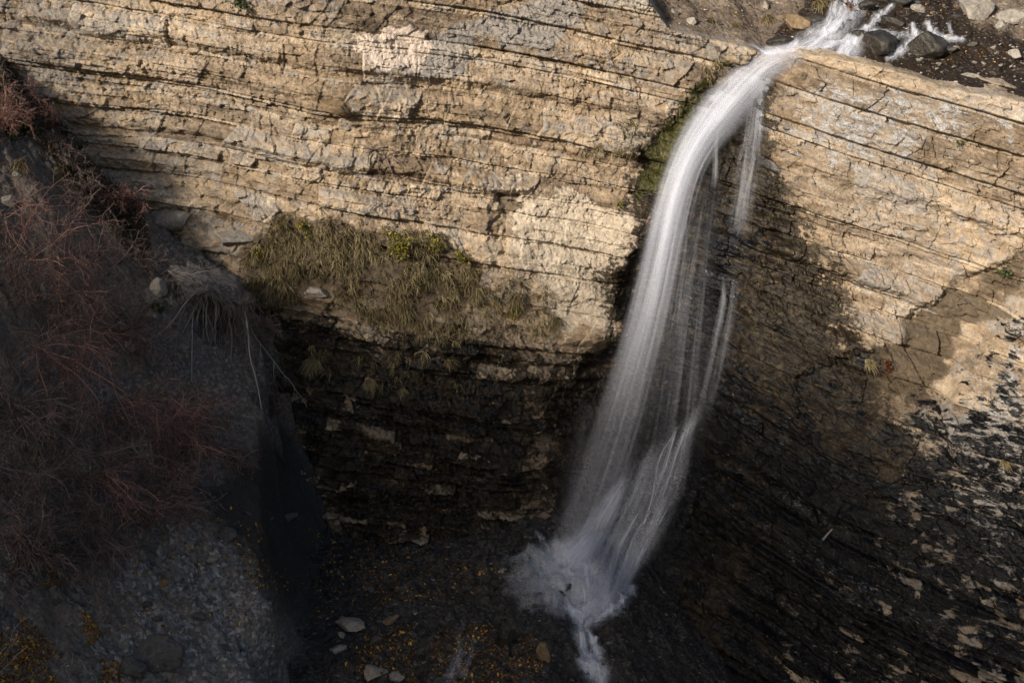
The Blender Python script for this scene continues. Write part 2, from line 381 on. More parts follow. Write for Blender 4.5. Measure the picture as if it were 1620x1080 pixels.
    nS = k.noise(k.vscale(P, (1.0, 2.2, 1)), 7.5, 6, 0.78, .4)
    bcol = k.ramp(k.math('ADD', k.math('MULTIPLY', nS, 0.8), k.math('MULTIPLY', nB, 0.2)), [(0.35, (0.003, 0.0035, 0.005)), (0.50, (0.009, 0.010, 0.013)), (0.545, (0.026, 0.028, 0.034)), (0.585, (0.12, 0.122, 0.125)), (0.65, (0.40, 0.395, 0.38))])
    glint = k.math('MULTIPLY', k.maprange(bedr, .45, .75), k.maprange(nE, .46, .60))  # bright specks kept on some beds as painted glints
    bcol = k.mix(glint, k.mix(1.0, bcol, (.22, .22, .23), 'MULTIPLY'), bcol)
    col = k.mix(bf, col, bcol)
    damp_ = k.math('MAXIMUM', wf, bf)
    rough = k.maprange(damp_, 0, 1, 0.92, 0.46)
    # relief finer than the mesh
    h = k.math('ADD', k.math('MULTIPLY', k.noise(P, 9.0, 8, 0.68), 1.0), k.math('MULTIPLY', k.voro(k.vscale(P, (1, 1.9, 1)), 9.0), 0.30))
    h = k.math('ADD', h, k.math('MULTIPLY', k.noise(k.vscale(P, (.5, 3.0, 1)), 5.0, 4, .6), 0.6))
    nrm = k.bump(h, 0.75, 0.05)
    return k.done(col, rough, nrm, spec=k.maprange(damp_, 0, 1, 0.2, 0.26))

n_u = 0.55 * n_big + 0.40 * n_mid + 0.22 * n_fine + 0.45 * (bl_r - .5) * ss(.1, .4, th)
def sgn(a, soft, nz=1.0): return ss(-soft, soft, a + n_u * nz)
def vmax(*a):
    m = a[0]
    for q in a[1:]: m = np.maximum(m, q)
    return m
stA = np.stack([vmax(0.95 * sgn(brownwet + .2, 1.9, 1.6), 0.85 * sgn(recess, .4, .7), .92 * sgn(fallband, .9, 1.0), 0.86 * sgn(lowerdark_shade + .15, 1.5, 1.7) * (1 - (.15 + .55 * bl_r) * (bl_q > .74) * (th > .12) * ss(-.35, .25, n_mid + .6 * n_fine + .3 * n_big))),
                vmax(0.93 * sgn(blackr + .6 + .9 * n_big, 1.9, 2.0) * (1 - (.25 + .55 * bl_r) * (bl_q > .93 - .40 * ss(9, 14, X)) * ss(-.4, .2, n_mid + .6 * n_fine)), 0.42 * sgn(lowerdark_shade, 1.2, 1.5) * (1 - .8 * (bl_q > .74)), 0.7 * sgn(fallside, .7, .8), .66 * sgn(palestr, 1.0, 1.6)),
                vmax(sgn(mossy, .5, .7), 0.30 * sgn(brownwet, .8, .8)),
                vmax(0.62 * sgn(palestr, .8, 1.0), 0.66 * sgn(topright, .8, .6) * ss(.3, -.2, n_big))], -1)
stB = np.stack([0.80 * sgn(tufa, .6, 1.5), vmax(sgn(browndirt, .8, .9), sgn(cave, .25, .7), .8 * sgn(grassp, .5, .9), .5 * sgn(lowerdark_shade + 1.0, 1.0, 1.4)),
                _h(bed.astype(np.int64), bed.astype(np.int64) * 0, 91), bl_r], -1)
bedco = np.stack([X, sdip, Yc], -1)
V = np.stack([X, Yc, Z], -1).reshape(-1, 3)
M_cliff = cliff_material()
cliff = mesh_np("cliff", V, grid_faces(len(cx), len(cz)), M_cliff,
                {"bedco": ('FLOAT_VECTOR', bedco), "stain_shade_a": ('FLOAT_COLOR', stA), "stain_b": ('FLOAT_COLOR', stB), "stain_c": ('FLOAT', np.maximum(sgn(greyp, .5, 1.0), vmax(.56 * ss(-8, -15, X + 2 * n_big), .75 * sgn(palestr, .9, 1.2), .6 * sgn(blackr, .9, 1.2)))), "stain_d": ('FLOAT', sgn(pinkp, .3, .8))}, kind='structure')

# ------------------------------------------------------------------ the bank, the talus and the ravine floor: Z as a function of (X, Y)
tl = np.array(on_cliff([(-90, 62), (0, 85), (110, 200), (230, 335), (330, 405), (395, 450), (408, 540), (424, 650), (474, 770), (560, 838), (700, 850), (850, 852)]))
ZF0 = tl[-2, 1]                                        # floor height at the foot of the wall
def floor_z(X, Y):
    f = ZF0 + 0.13 * (Y + 3.8) - 0.20 * np.maximum(0, X - 0.5) - 0.75 * np.maximum(0, X - 3.2)
    return f - 0.5 * np.exp(-((X - 2.2 - 0.0 * Y) / 0.9) ** 2) * ss(-5.5, -7.5, Y)
def bank_z(X, Y):
    d = np.maximum(0, -1.5 - Y)
    X = X - 0.10 * d * ss(-9.5, -6.0, X - .17 * d)
    return np.interp(X - 0.17 * d, np.r_[tl[:9, 0]], np.r_[tl[:9, 1]], left=tl[0, 1], right=-30) - 0.52 * d - np.maximum(0, X - 0.17 * d - tl[8, 0]) * 1.4
TX0, TX1, TY0, TY1, TS = -23.0, 17.0, -30.0, 3.0, 0.042
txs = np.arange(TX0, TX1, TS, dtype=np.float32); tys = np.arange(TY0, TY1, TS, dtype=np.float32)
TX, TY = np.meshgrid(txs, tys)
tb = fbm(TX * 0.35, TY * 0.35, 201, 4); tm = fbm(TX * 1.3, TY * 1.3, 205, 4); tf_ = fbm(TX * 5, TY * 5, 209, 3)
g1, ge1, gc1 = facets(TX * 1.6 + .4 * tm, TY * 1.6, 221); g2, ge2, gc2 = facets(TX * 5, TY * 5 + .4 * tm, 231)
F_ = floor_z(TX, TY); B_ = bank_z(TX + 0.35 * tm + 1.0 * tb + .12 * g1 + .5 * fbm(TX * .8 + 3, TY * .8, 271, 4), TY)
kk = 0.9; dF = B_ - F_
TZ = np.where(dF > 0, B_, F_) + 0.5 * np.exp(-np.abs(dF) / kk) * kk * 0.5
onbank = ss(-0.3, 0.6, dF)
ppx, ppy = to_px(TX, TY, TZ)
sp_ = 40 * tb + 30 * tm
sandpoly = sd_poly(ppx + sp_, ppy + sp_, [(300, 770), (380, 700), (425, 640), (460, 660), (520, 800), (610, 850), (600, 1000), (500, 1040), (440, 960), (400, 890), (340, 830)])
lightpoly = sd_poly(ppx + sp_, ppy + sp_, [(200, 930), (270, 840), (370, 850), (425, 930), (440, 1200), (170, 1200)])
earthpoly = sd_poly(ppx + sp_, ppy + sp_, [(-80, 220), (90, 240), (200, 400), (250, 450), (240, 600), (120, 590), (-80, 540)])
smoothsand = onbank * ss(-0.1, 0.8, (TX - 0.17 * np.maximum(0, -1.5 - TY)) - tl[5, 0] + 0.4 * tm) * ss(-10.5, -8.0, TY + tb)
smoothsand = np.maximum(.35 * smoothsand, ss(-30, 30, sandpoly))
ro = 1 - 0.45 * smoothsand
TZ = TZ + ro * (0.50 * tb + 0.24 * tm + 0.17 * g1 + 0.07 * g2 + 0.035 * tf_)
# gullies running down the bank
gul = np.abs(fbm(TX * 0.7 + 0.55 * TY + .8 * tb, TY * 0.5 + tm, 241, 3)); TZ = TZ - 0.12 * onbank * ro * (1 - ss(0, .22, gul))
# where things lie on it
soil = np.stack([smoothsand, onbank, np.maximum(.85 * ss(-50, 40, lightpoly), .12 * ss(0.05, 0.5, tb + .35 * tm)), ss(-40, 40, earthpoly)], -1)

def ground_material():
    k = NT("slate_scree")
    P = k.n('ShaderNodeNewGeometry').outputs['Position']
    a = k.n('ShaderNodeAttribute', attribute_name="soil"); sand, bank, light = k.sep(a.outputs['Vector'])
    n1 = k.noise(P, 1.2, 6, 0.65); n2 = k.noise(P, 8.0, 5, 0.7); n3 = k.noise(P, 30.0, 3, 0.7)
    v = k.voro(P, 11.0, 'F1', 'Color'); vx = k.sep(v)[0]
    ve = k.voro(P, 11.0)
    base = k.ramp(k.math('ADD', k.math('MULTIPLY', n2, .6), k.math('MULTIPLY', n3, .4)), [(0.3, (0.07, 0.065, 0.060)), (0.5, (0.15, 0.143, 0.136)), (0.7, (0.27, 0.262, 0.255))])
    stones = k.ramp(vx, [(0.0, (0.08, 0.077, 0.074)), (0.6, (0.18, 0.172, 0.165)), (0.9, (0.34, 0.33, 0.32)), (1.0, (0.46, 0.45, 0.43))])
    col = k.mix(k.maprange(ve, 0.02, 0.05, 0.0, 0.7), base, stones)
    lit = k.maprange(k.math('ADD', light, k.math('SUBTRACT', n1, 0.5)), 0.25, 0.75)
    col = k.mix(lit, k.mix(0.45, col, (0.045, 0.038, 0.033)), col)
    dirt = k.maprange(k.noise(P, 0.7, 5, 0.6), 0.5, 0.62)
    col = k.mix(k.math('MULTIPLY', dirt, 0.55), col, (0.15, 0.12, 0.098))
    ef = k.maprange(k.math('ADD', a.outputs['Alpha'], k.math('MULTIPLY', k.math('SUBTRACT', n2, .5), 1.2)), .4, .7)
    col = k.mix(k.math('MULTIPLY', ef, .75), col, k.ramp(n2, [(.35, (.085, .068, .056)), (.65, (.20, .165, .14))]))
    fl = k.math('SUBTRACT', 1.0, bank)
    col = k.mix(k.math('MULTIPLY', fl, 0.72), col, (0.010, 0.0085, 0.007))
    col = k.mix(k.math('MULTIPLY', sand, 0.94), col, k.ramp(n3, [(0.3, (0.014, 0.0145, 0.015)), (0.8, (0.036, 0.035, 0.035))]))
    h = k.math('ADD', k.math('MULTIPLY', n2, 0.8), k.math('ADD', k.math('MULTIPLY', ve, -0.8), k.math('MULTIPLY', n3, 0.4)))
    return k.done(col, k.maprange(fl, 0, 1, .9, .5), k.bump(h, 0.7, 0.06), spec=0.3)
M_ground = ground_material()
V = np.stack([TX, TY, TZ], -1).reshape(-1, 3)
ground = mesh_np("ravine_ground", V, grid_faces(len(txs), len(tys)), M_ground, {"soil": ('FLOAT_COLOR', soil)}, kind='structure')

# ------------------------------------------------------------------ hillside above the cliff
UX0, UX1, UY0, UY1, US = 3.0, 24.0, -8.0, 16.0, 0.045
uxs = np.arange(UX0, UX1, US, dtype=np.float32); uys = np.arange(UY0, UY1, US, dtype=np.float32)
UX, UY = np.meshgrid(uxs, uys)
ub = fbm(UX * 0.5, UY * 0.5, 301, 4); um = fbm(UX * 1.6, UY * 1.6, 305, 4); u1, ue1, uc1 = facets(UX * 2 + .3 * um, UY * 2, 311); u2, ue2, uc2 = facets(UX * 6, UY * 6, 321)
ZTu = np.interp(uxs, ztp[:, 0], ztp[:, 1], left=16, right=ztp[-1, 1]).astype(np.float32)[None, :]
jt = np.clip(((np.clip(np.interp(uxs, ztp[:, 0], ztp[:, 1], left=14, right=ztp[-1, 1]), CZ0, CZ1 - .1) - 0.05 - CZ0) / CS).astype(int), 0, len(cz) - 1)
it = np.clip(((uxs - CX0) / CS).astype(int), 0, len(cx) - 1)
yt = Yc[jt, it]; kw = 15; yt = np.convolve(np.pad(yt, kw, mode='edge'), np.ones(2 * kw + 1) / (2 * kw + 1), 'valid')
YTu = np.broadcast_to(yt[None, :], UX.shape)
back = UY - YTu - 0.40
UZ = ZTu + 0.03 + np.where(back > 0.15, 0.42 * (back - 0.15), 5.0 * (back - 0.15))
stream_line = np.array(on_cliff([(1225, 96), (1300, 70)]))
UZ = UZ + (0.30 * ub + 0.14 * um + 0.10 * u1 + 0.04 * u2) * ss(0.1, 1.5, back)
def hill_material():
    k = NT("hillside_soil")
    P = k.n('ShaderNodeNewGeometry').outputs['Position']
    n1 = k.noise(P, 0.9, 6, 0.65); n2 = k.noise(P, 7.0, 5, 0.7); n3 = k.noise(P, 26.0, 3, 0.7)
    wetf = k.attr("wet")
    v = k.sep(k.voro(P, 9.0, 'F1', 'Color'))[0]; ve = k.voro(P, 9.0)
    col = k.ramp(k.math('ADD', k.math('MULTIPLY', n1, .5), k.math('MULTIPLY', n2, .5)), [(0.35, (0.06, 0.045, 0.033)), (0.5, (0.13, 0.10, 0.075)), (0.65, (0.25, 0.21, 0.165))])
    col = k.mix(k.maprange(k.math('ADD', ve, k.math('MULTIPLY', n1, -0.04)), 0.0, 0.03, 0.6, 0), col, k.ramp(v, [(0, (.12, .11, .10)), (1, (.36, .34, .31))]))
    wf = k.maprange(k.math('ADD', wetf, k.math('MULTIPLY', k.math('SUBTRACT', n2, .5), 1.2)), 0.4, 0.6)
    col = k.mix(wf, col, k.ramp(n2, [(0.3, (0.008, 0.006, 0.005)), (0.7, (0.04, 0.028, 0.018))]))
    h = k.math('ADD', n2, k.math('ADD', k.math('MULTIPLY', ve, -1.0), k.math('MULTIPLY', n3, 0.4)))
    return k.done(col, k.maprange(wf, 0, 1, .9, .35), k.bump(h, 0.7, 0.06), spec=0.3)

# ------------------------------------------------------------------ rays against the built ground
def bil(A, x0, y0, s, x, y):
    fx = np.clip((x - x0) / s, 0, A.shape[1] - 1.001); fy = np.clip((y - y0) / s, 0, A.shape[0] - 1.001)
    i = fx.astype(int); j = fy.astype(int); fx = fx - i; fy = fy - j
    return (A[j, i] * (1 - fx) + A[j, i + 1] * fx) * (1 - fy) + (A[j + 1, i] * (1 - fx) + A[j + 1, i + 1] * fx) * fy
def cliff_y(x, z): return bil(Yc, CX0, CZ0, CS, x, z)
def ground_z(x, y): return bil(TZ, TX0, TY0, TS, x, y)
def hill_z(x, y): return bil(UZ, UX0, UY0, US, x, y)
T_ = np.arange(14, 80, 0.06)
def hit(px, py, which='cgh'):
    """where the line of sight through a photo pixel meets the ground; returns points (n,3) and the surface letter"""
    px = np.atleast_1d(np.asarray(px, float)); py = np.atleast_1d(np.asarray(py, float)); out = np.zeros((len(px), 3)); wh = []
    D = ray(px, py)
    for i in range(len(px)):
        P = CAM + T_[:, None] * D[i]; best = (len(T_) - 1, ' ')
        for c in which:
            if c == 'c': b = (P[:, 1] > cliff_y(P[:, 0], P[:, 2])) & (P[:, 0] > CX0) & (P[:, 0] < CX1 - .1) & (P[:, 2] < CZ1) & (P[:, 2] > CZ0)
            elif c == 'g': b = (P[:, 2] < ground_z(P[:, 0], P[:, 1])) & (P[:, 0] > TX0) & (P[:, 0] < TX1) & (P[:, 1] > TY0) & (P[:, 1] < TY1)
            else: b = (P[:, 2] < hill_z(P[:, 0], P[:, 1])) & (P[:, 0] > UX0) & (P[:, 0] < UX1) & (P[:, 1] > UY0) & (P[:, 1] < UY1)
            k = int(np.argmax(b))
            if b[k] and k < best[0]: best = (k, c)
        out[i] = P[best[0]]; wh.append(best[1])
    return out, wh
def hp(px, py, which='cgh'): return hit(px, py, which)[0][0]
def scatter_poly(poly, n, rg):
    P = np.asarray(poly, float); lo = P.min(0); hi = P.max(0); q = []
    while len(q) < n:
        c = lo + rg.random((n * 2, 2)) * (hi - lo); ok = sd_poly(c[:, 0], c[:, 1], poly) > 0
        q += list(c[ok])
    return np.array(q[:n])

wp = [hp(a, b, 'h')[:2] for a, b in [(1215, 96), (1235, 50), (1290, -14), (1500, -14), (1530, 40), (1600, 60), (1680, 90), (1680, 170), (1560, 150), (1400, 112), (1280, 92)]]
wetm = ss(-0.7, 0.5, sd_poly(UX, UY, wp) + 0.3 * um)
YTs = 0
M_hill = hill_material()
V = np.stack([UX, UY, UZ], -1).reshape(-1, 3)
Fh = grid_faces(len(uxs), len(uys)); Fh = Fh[(back.reshape(-1)[Fh] > -0.12).all(1)]
hill = mesh_np("upper_hillside", V, Fh, M_hill, {"wet": ('FLOAT', wetm)}, kind='structure')

# ------------------------------------------------------------------ the far side of the ravine, which keeps the low sun off the foot of the cliff
edge_px = [(-300, 60), (-60, 50), (60, 120), (150, 195), (235, 285), (330, 365), (480, 450), (700, 490), (950, 520), (1180, 540), (1350, 590), (1500, 690), (1650, 790), (1900, 950)]
ep = on_cliff(edge_px)
Q = np.array([[x, float(base0(np.array(x), np.array(z))), z] for x, z in ep]) - SUN_D * 110.0
n_r = 260
tq = np.linspace(0, len(Q) - 1, n_r); ridge = np.stack([np.interp(tq, range(len(Q)), Q[:, i]) for i in range(3)], -1)
ridge[:, 2] += 0.9 * fbm(tq * 1.3, tq * 0, 401, 4) + 0.35 * fbm(tq * 6, tq * 0, 402, 3)
rows = []
away = np.array([-SUN_D[0], -SUN_D[1], 0]) / math.hypot(SUN_D[0], SUN_D[1])
for j, (dd, dz) in enumerate([(-26, -40), (-16, -22), (-7, -8), (-2.5, -2.2), (0, 0), (4, 0.2), (12, -1.5), (30, -8), (60, -30)]):
    p = ridge + away * dd; p[:, 2] = np.maximum(p[:, 2] + dz + (0 if j == 4 else 0.8) * fbm(tq * 1.1, tq * 0 + j, 411 + j, 3), -46); rows.append(p)
V = np.concatenate(rows)
k = NT("far_bank_earth"); pp = k.n('ShaderNodeNewGeometry').outputs['Position']
M_far = k.done(k.ramp(k.noise(pp, .4, 6, .6), [(0.3, (.03, .028, .02)), (0.7, (.09, .08, .055))]), 0.9)
mesh_np("opposite_hillside", V, grid_faces(n_r, len(rows)), M_far, kind='structure')

# ------------------------------------------------------------------ water
def water_material(name, cross, along, lo, hi, floor_a, tint=(0.62, 0.65, 0.74), warp=0.0):
    k = NT(name)
    fl = k.attr("flow", 'Vector'); de = k.attr("dens")
    n1 = k.noise(k.vscale(fl, (cross, along, 1.0)), 1.0, 4, 0.6, warp); n2 = k.noise(k.vscale(fl, (cross * 0.28, along * 0.7, 1.7)), 1.0, 3, 0.55, warp)
    st = k.maprange(k.math('ADD', k.math('MULTIPLY', n1, 0.55), k.math('MULTIPLY', n2, 0.45)), lo, hi)
    al = k.math('MULTIPLY', de, k.math('ADD', k.math('MULTIPLY', st, 1 - floor_a), floor_a), clamp=True)
    m = k.done(tint, 0.55, alpha=al, spec=0.25)
    tr = k.n('ShaderNodeBsdfTranslucent'); tr.inputs[0].default_value = (*tint, 1)
    return m
M_fall = water_material("falling_water", 13.0, 0.13, 0.34, 0.70, 0.12)  # one water, tinted for its light: darker where sunlit, paler where shaded
M_veil = water_material("water_veil", 12.0, 0.14, 0.46, 0.70, 0.03)
M_casc = water_material("cascade_water", 12.0, 0.5, 0.40, 0.64, 0.05, tint=(.80, .84, .94), warp=0.5)
M_foam = water_material("foam", 6.0, 1.0, 0.36, 0.68, 0.10, tint=(.86, .89, .96), warp=.5)

def smooth_path(pts, n):
    """Catmull-Rom through the points, n samples"""
    P = np.asarray(pts, float); P = np.vstack([2 * P[0] - P[1], P, 2 * P[-1] - P[-2]])
    t = np.linspace(0, len(pts) - 1.0001, n); i = t.astype(int); f = (t - i)[:, None]
    p0, p1, p2, p3 = P[i], P[i + 1], P[i + 2], P[i + 3]
    return 0.5 * (2 * p1 + (p2 - p0) * f + (2 * p0 - 5 * p1 + 4 * p2 - p3) * f * f + (3 * p1 - p0 - 3 * p2 + p3) * f ** 3)

class Sheets:
    def __init__(s): s.V = []; s.F = []; s.fl = []; s.de = []; s.n = 0
    def ribbon(s, path, width, dens, nu=13, bulge=0.35, off=0.0, scale=1.0, seed=0.0, sharp=1.2, wob=0.0, face=None):
        """a curved sheet along path (n,3); width in metres and dens per station"""
        n = len(path); T = np.gradient(path, axis=0); L = np.linalg.norm(T, axis=1, keepdims=True); T = T / L
        out = np.array([0.0, -0.95, 0.31]) if face is None else face
        S = np.cross(T, out); S /= np.linalg.norm(S, axis=1, keepdims=True); N = np.cross(S, T)
        u = np.linspace(0, 1, nu); vv = np.cumsum(L[:, 0])
        wd = np.broadcast_to(width, n) * scale
        c = path[:, None] + S[:, None] * ((u - .5)[None, :, None] * wd[:, None, None])
        c = c + N[:, None] * ((np.cos(np.pi * (u - .5)) * bulge)[None, :, None] * wd[:, None, None] + off)
        if wob:
            q = wob * fbm(np.broadcast_to((u * 3 + seed)[None], (n, nu)), np.broadcast_to((vv * 0.9)[:, None], (n, nu)), 7, 3)
            c = c + N[:, None] * q[..., None]
        s.V.append(c.reshape(-1, 3)); s.F.append(grid_faces(nu, n) + s.n); s.n += n * nu
        mw = float(np.mean(wd))
        s.fl.append(np.stack([np.broadcast_to(u[None] * mw, (n, nu)), np.broadcast_to(vv[:, None], (n, nu)), np.full((n, nu), seed * 13.7)], -1).reshape(-1, 3))
        s.de.append((np.sin(np.pi * u)[None] ** sharp * np.broadcast_to(dens, n)[:, None]).reshape(-1))
    def build(s, name, mat, parent=None):
        o = mesh_np(name, np.concatenate(s.V), np.concatenate(s.F), mat, {"flow": ('FLOAT_VECTOR', np.concatenate(s.fl)), "dens": ('FLOAT', np.concatenate(s.de))})
        if parent: o.parent = parent
        return o

def thing(name, label, cat, loc=(0, 0, 0), group=None):
    e = bpy.data.objects.new(name, None); e.empty_display_size = 0.3; COL.objects.link(e); e.location = loc
    return tag(e, label, cat, group)

def path_px(pts, n, off=0.12, which='cgh', lift=0.0):
    """a path hugging the ground through photo pixels"""
    P = smooth_path(np.array(pts, float), n); Q, _ = hit(P[:, 0], P[:, 1], which)
    D = ray(P[:, 0], P[:, 1]); Q = Q - D * off; Q[:, 2] += lift
    for _ in range(3): Q[1:-1] = 0.25 * Q[:-2] + 0.5 * Q[1:-1] + 0.25 * Q[2:]
    return Q
def depth_of(P): return (P - CAM) @ FW
def wpx(P, w): return w / FPX * depth_of(P)

fall = thing("waterfall", "tall silky white waterfall dropping from the stream lip down the rock cleft", "waterfall")
rw = np.random.default_rng(3)
# main jet: slides over the lip, then leaves the rock
jet = [(1262, 86, 44), (1212, 104, 56), (1168, 146, 76), (1133, 186, 78), (1104, 226, 66), (1081, 272, 58), (1063, 330, 58), (1048, 400, 60), (1031, 480, 66), (1011, 560, 72), (989, 640, 80), (964, 720, 86), (940, 790, 86), (918, 845, 80), (902, 890, 74)]
J = np.array(jet, float); n = 90; S_ = smooth_path(J, n)
Hh, _ = hit(S_[:, 0], S_[:, 1]); Yh = Hh[:, 1]
ylip = Yh[int(n * 0.26)] - 0.25; yend = Yh[-1]
tt_ = np.linspace(0, 1, n); Yp = np.where(tt_ < 0.26, Yh - 0.16, ylip + (yend - ylip) * np.clip((tt_ - 0.26) / 0.74, 0, 1) ** 0.85)
Yp = np.minimum(Yp, Yh - 0.16)
for _ in range(12): Yp[1:-1] = 0.25 * Yp[:-2] + 0.5 * Yp[1:-1] + 0.25 * Yp[2:]
D = ray(S_[:, 0], S_[:, 1]); tq_ = (Yp - CAM[1]) / D[:, 1]; jetP = CAM + D * tq_[:, None]; jetW = wpx(jetP, S_[:, 2])
dens = np.interp(tt_, [0, .05, .2, .35, .5, .75, .9, 1], [0.22, .55, .72, .64, .28, .14, .15, .22])
sh = Sheets()
for q in range(6):
    f = (q - 2.5) / 2.5
    sh.ribbon(jetP + np.array([0.10 * f, 0, 0]), jetW * (.9 + .3 * rw.random()), dens * 0.62, nu=17, bulge=0.05 + 0.05 * q, off=-0.25 + 0.07 * q, scale=1.0, seed=q + 1.0, sharp=1.3, wob=0.10)
for q in range(46):                                     # single threads of the jet
    lt = rw.normal(0, .24); i0 = int(rw.uniform(8, 55)); i1 = min(n, i0 + int(rw.uniform(22, 60)))
    sway = np.cumsum(rw.normal(0, .004, n)) + lt
    pth = jetP + np.array([1.0, 0, 0]) * (sway * jetW)[:, None] + np.array([0, -1.0, 0.3]) * (rw.uniform(-.05, .4) * jetW)[:, None]
    m_ = i1 - i0; sh.ribbon(pth[i0:i1], wpx(pth[i0:i1], rw.choice([4, 6, 9, 14])), rw.uniform(.08, .30) * np.sin(np.linspace(0, np.pi, m_)) ** .7, nu=5, bulge=.1, seed=300 + q, sharp=1.0)
sh.build("main_fall", M_fall, fall)
# veil of spray beside and behind the jet
sh = Sheets()
lo = tt_ > 0.30
dv = np.interp(tt_[lo], [.3, .45, .7, .9, 1], [0, .12, .14, .12, .03])
for q in range(5):
    sh.ribbon(jetP[lo] + np.array([0.30 - .12 * q, 0.1 * q, 0]), jetW[lo] * np.interp(tt_[lo], [.3, 1], [1.15, 1.7]), dv * 0.5, nu=17, bulge=0.10, off=-0.1 + .06 * q, seed=20.0 + q, sharp=2.0, wob=0.15)
for q in range(4):                                   # water over the wet wall right of the jet
    pth = path_px([(1120, 235), (1105, 330), (1088, 420), (1072, 520), (1058, 620), (1040, 720), (1010, 800), (975, 870)], 60, 0.25 + 0.1 * q)
    sh.ribbon(pth, wpx(pth, 1) * np.linspace(60, 190, 60), np.interp(np.linspace(0, 1, 60), [0, .2, .6, .9, 1], [0, .08, .12, .08, .02]), nu=21, bulge=0.04, seed=40.0 + q, sharp=1.1, wob=.1)
for q in range(2):
    pth = path_px([(960, 560), (930, 660), (905, 760), (880, 850)], 40, 0.5 + .1 * q)
    sh.ribbon(pth, wpx(pth, 1) * np.linspace(50, 110, 40), np.interp(np.linspace(0, 1, 40), [0, .5, 1], [0, .08, .05]), nu=15, seed=50.0 + q, sharp=2.0)
sh.build("spray_veil", M_veil, fall)
# thin trickle under the lip on the right
for pts, wd, dn in [([(1196, 150), (1192, 190), (1186, 240), (1178, 290), (1170, 345), (1164, 370)], 26, .55), ([(1136, 200), (1132, 230), (1131, 270), (1130, 300)], 9, .6),
                    ([(1086, 378), (1062, 386), (1052, 410), (1055, 450), (1052, 500)], 7, .14), ([(1150, 440), (1149, 478), (1141, 520), (1130, 570), (1118, 620), (1104, 670), (1090, 730)], 30, .30),
                    ([(1085, 330), (1082, 400), (1075, 470), (1070, 540)], 10, .35)]:
    sh = Sheets(); pth = path_px(pts, 40, 0.14)
    for q in range(6):
        sh.ribbon(pth + rw.normal(0, .10 * wd / 24, 3), wpx(pth, wd) * np.linspace(.4, 1.2, 40) * rw.uniform(.3, 1.1), dn * np.interp(np.linspace(0, 1, 40), [0, .12, .6, 1], [0, 1, .7, 0]) * .30, nu=9, bulge=.15, off=.02 * q, seed=60 + q + rw.random(), sharp=1.0, wob=.03)
    sh.build("trickle", M_casc, fall)
# the fan of cascades over the foot of the wall
sh = Sheets()
A = np.array([(992, 742), (958, 800), (930, 850), (912, 900), (922, 950), (930, 975)], float)
B = np.array([(1112, 640), (1092, 700), (1070, 770), (1036, 850), (988, 925), (944, 970)], float)
for q in range(60):
    f = (q + .5) / 60; ln = A + (B - A) * f; ln[:, 0] += rw.normal(0, 4.5, 6) * np.array([1, 1, 1, .8, .5, .2]); ln[:, 1] += rw.normal(0, 5, 6)
    i0 = rw.choice([0, 0, 1, 2]); ln = ln[i0:]
    if len(ln) > 4 and rw.random() < .4: ln = ln[:-1]
    pth = path_px(ln, 36, 0.10 + .15 * rw.random()); wd = rw.choice([5, 8, 12, 18, 28])
    d0 = rw.uniform(.22, .66) * (1.0 if wd < 12 else .5)
    sh.ribbon(pth, wpx(pth, wd) * np.linspace(.7, 1.5, 36), d0 * np.interp(np.linspace(0, 1, 36), [0, .12, .5, .9, 1], [0, 1, .55, .8, .2]), nu=7, bulge=.15, seed=100 + q, sharp=1.0, wob=.04)
for q in range(4):
    mid = A + (B - A) * (.3 + .15 * q); pth = path_px(mid, 40, .18)
    sh.ribbon(pth, wpx(pth, 1) * np.linspace(70, 60, 40), .14 * np.interp(np.linspace(0, 1, 40), [0, .2, .9, 1], [0, 1, .8, .3]), nu=17, bulge=.03, seed=160 + q, wob=.08)
sh.build("cascade", M_casc, fall)
# bright slide where the jet meets the rock
sh = Sheets()
pth = path_px([(990, 752), (968, 790), (940, 838), (915, 872), (890, 900)], 40, 0.35)
for q in range(5):
    sh.ribbon(pth, wpx(pth, 1) * np.linspace(14, 92, 40), .62 * np.interp(np.linspace(0, 1, 40), [0, .2, .8, 1], [0, .8, 1, .4]), nu=15, bulge=.1, off=.06 * q, seed=180 + q, sharp=1.6, wob=.06)
sh.build("rock_slide_water", M_casc, fall)
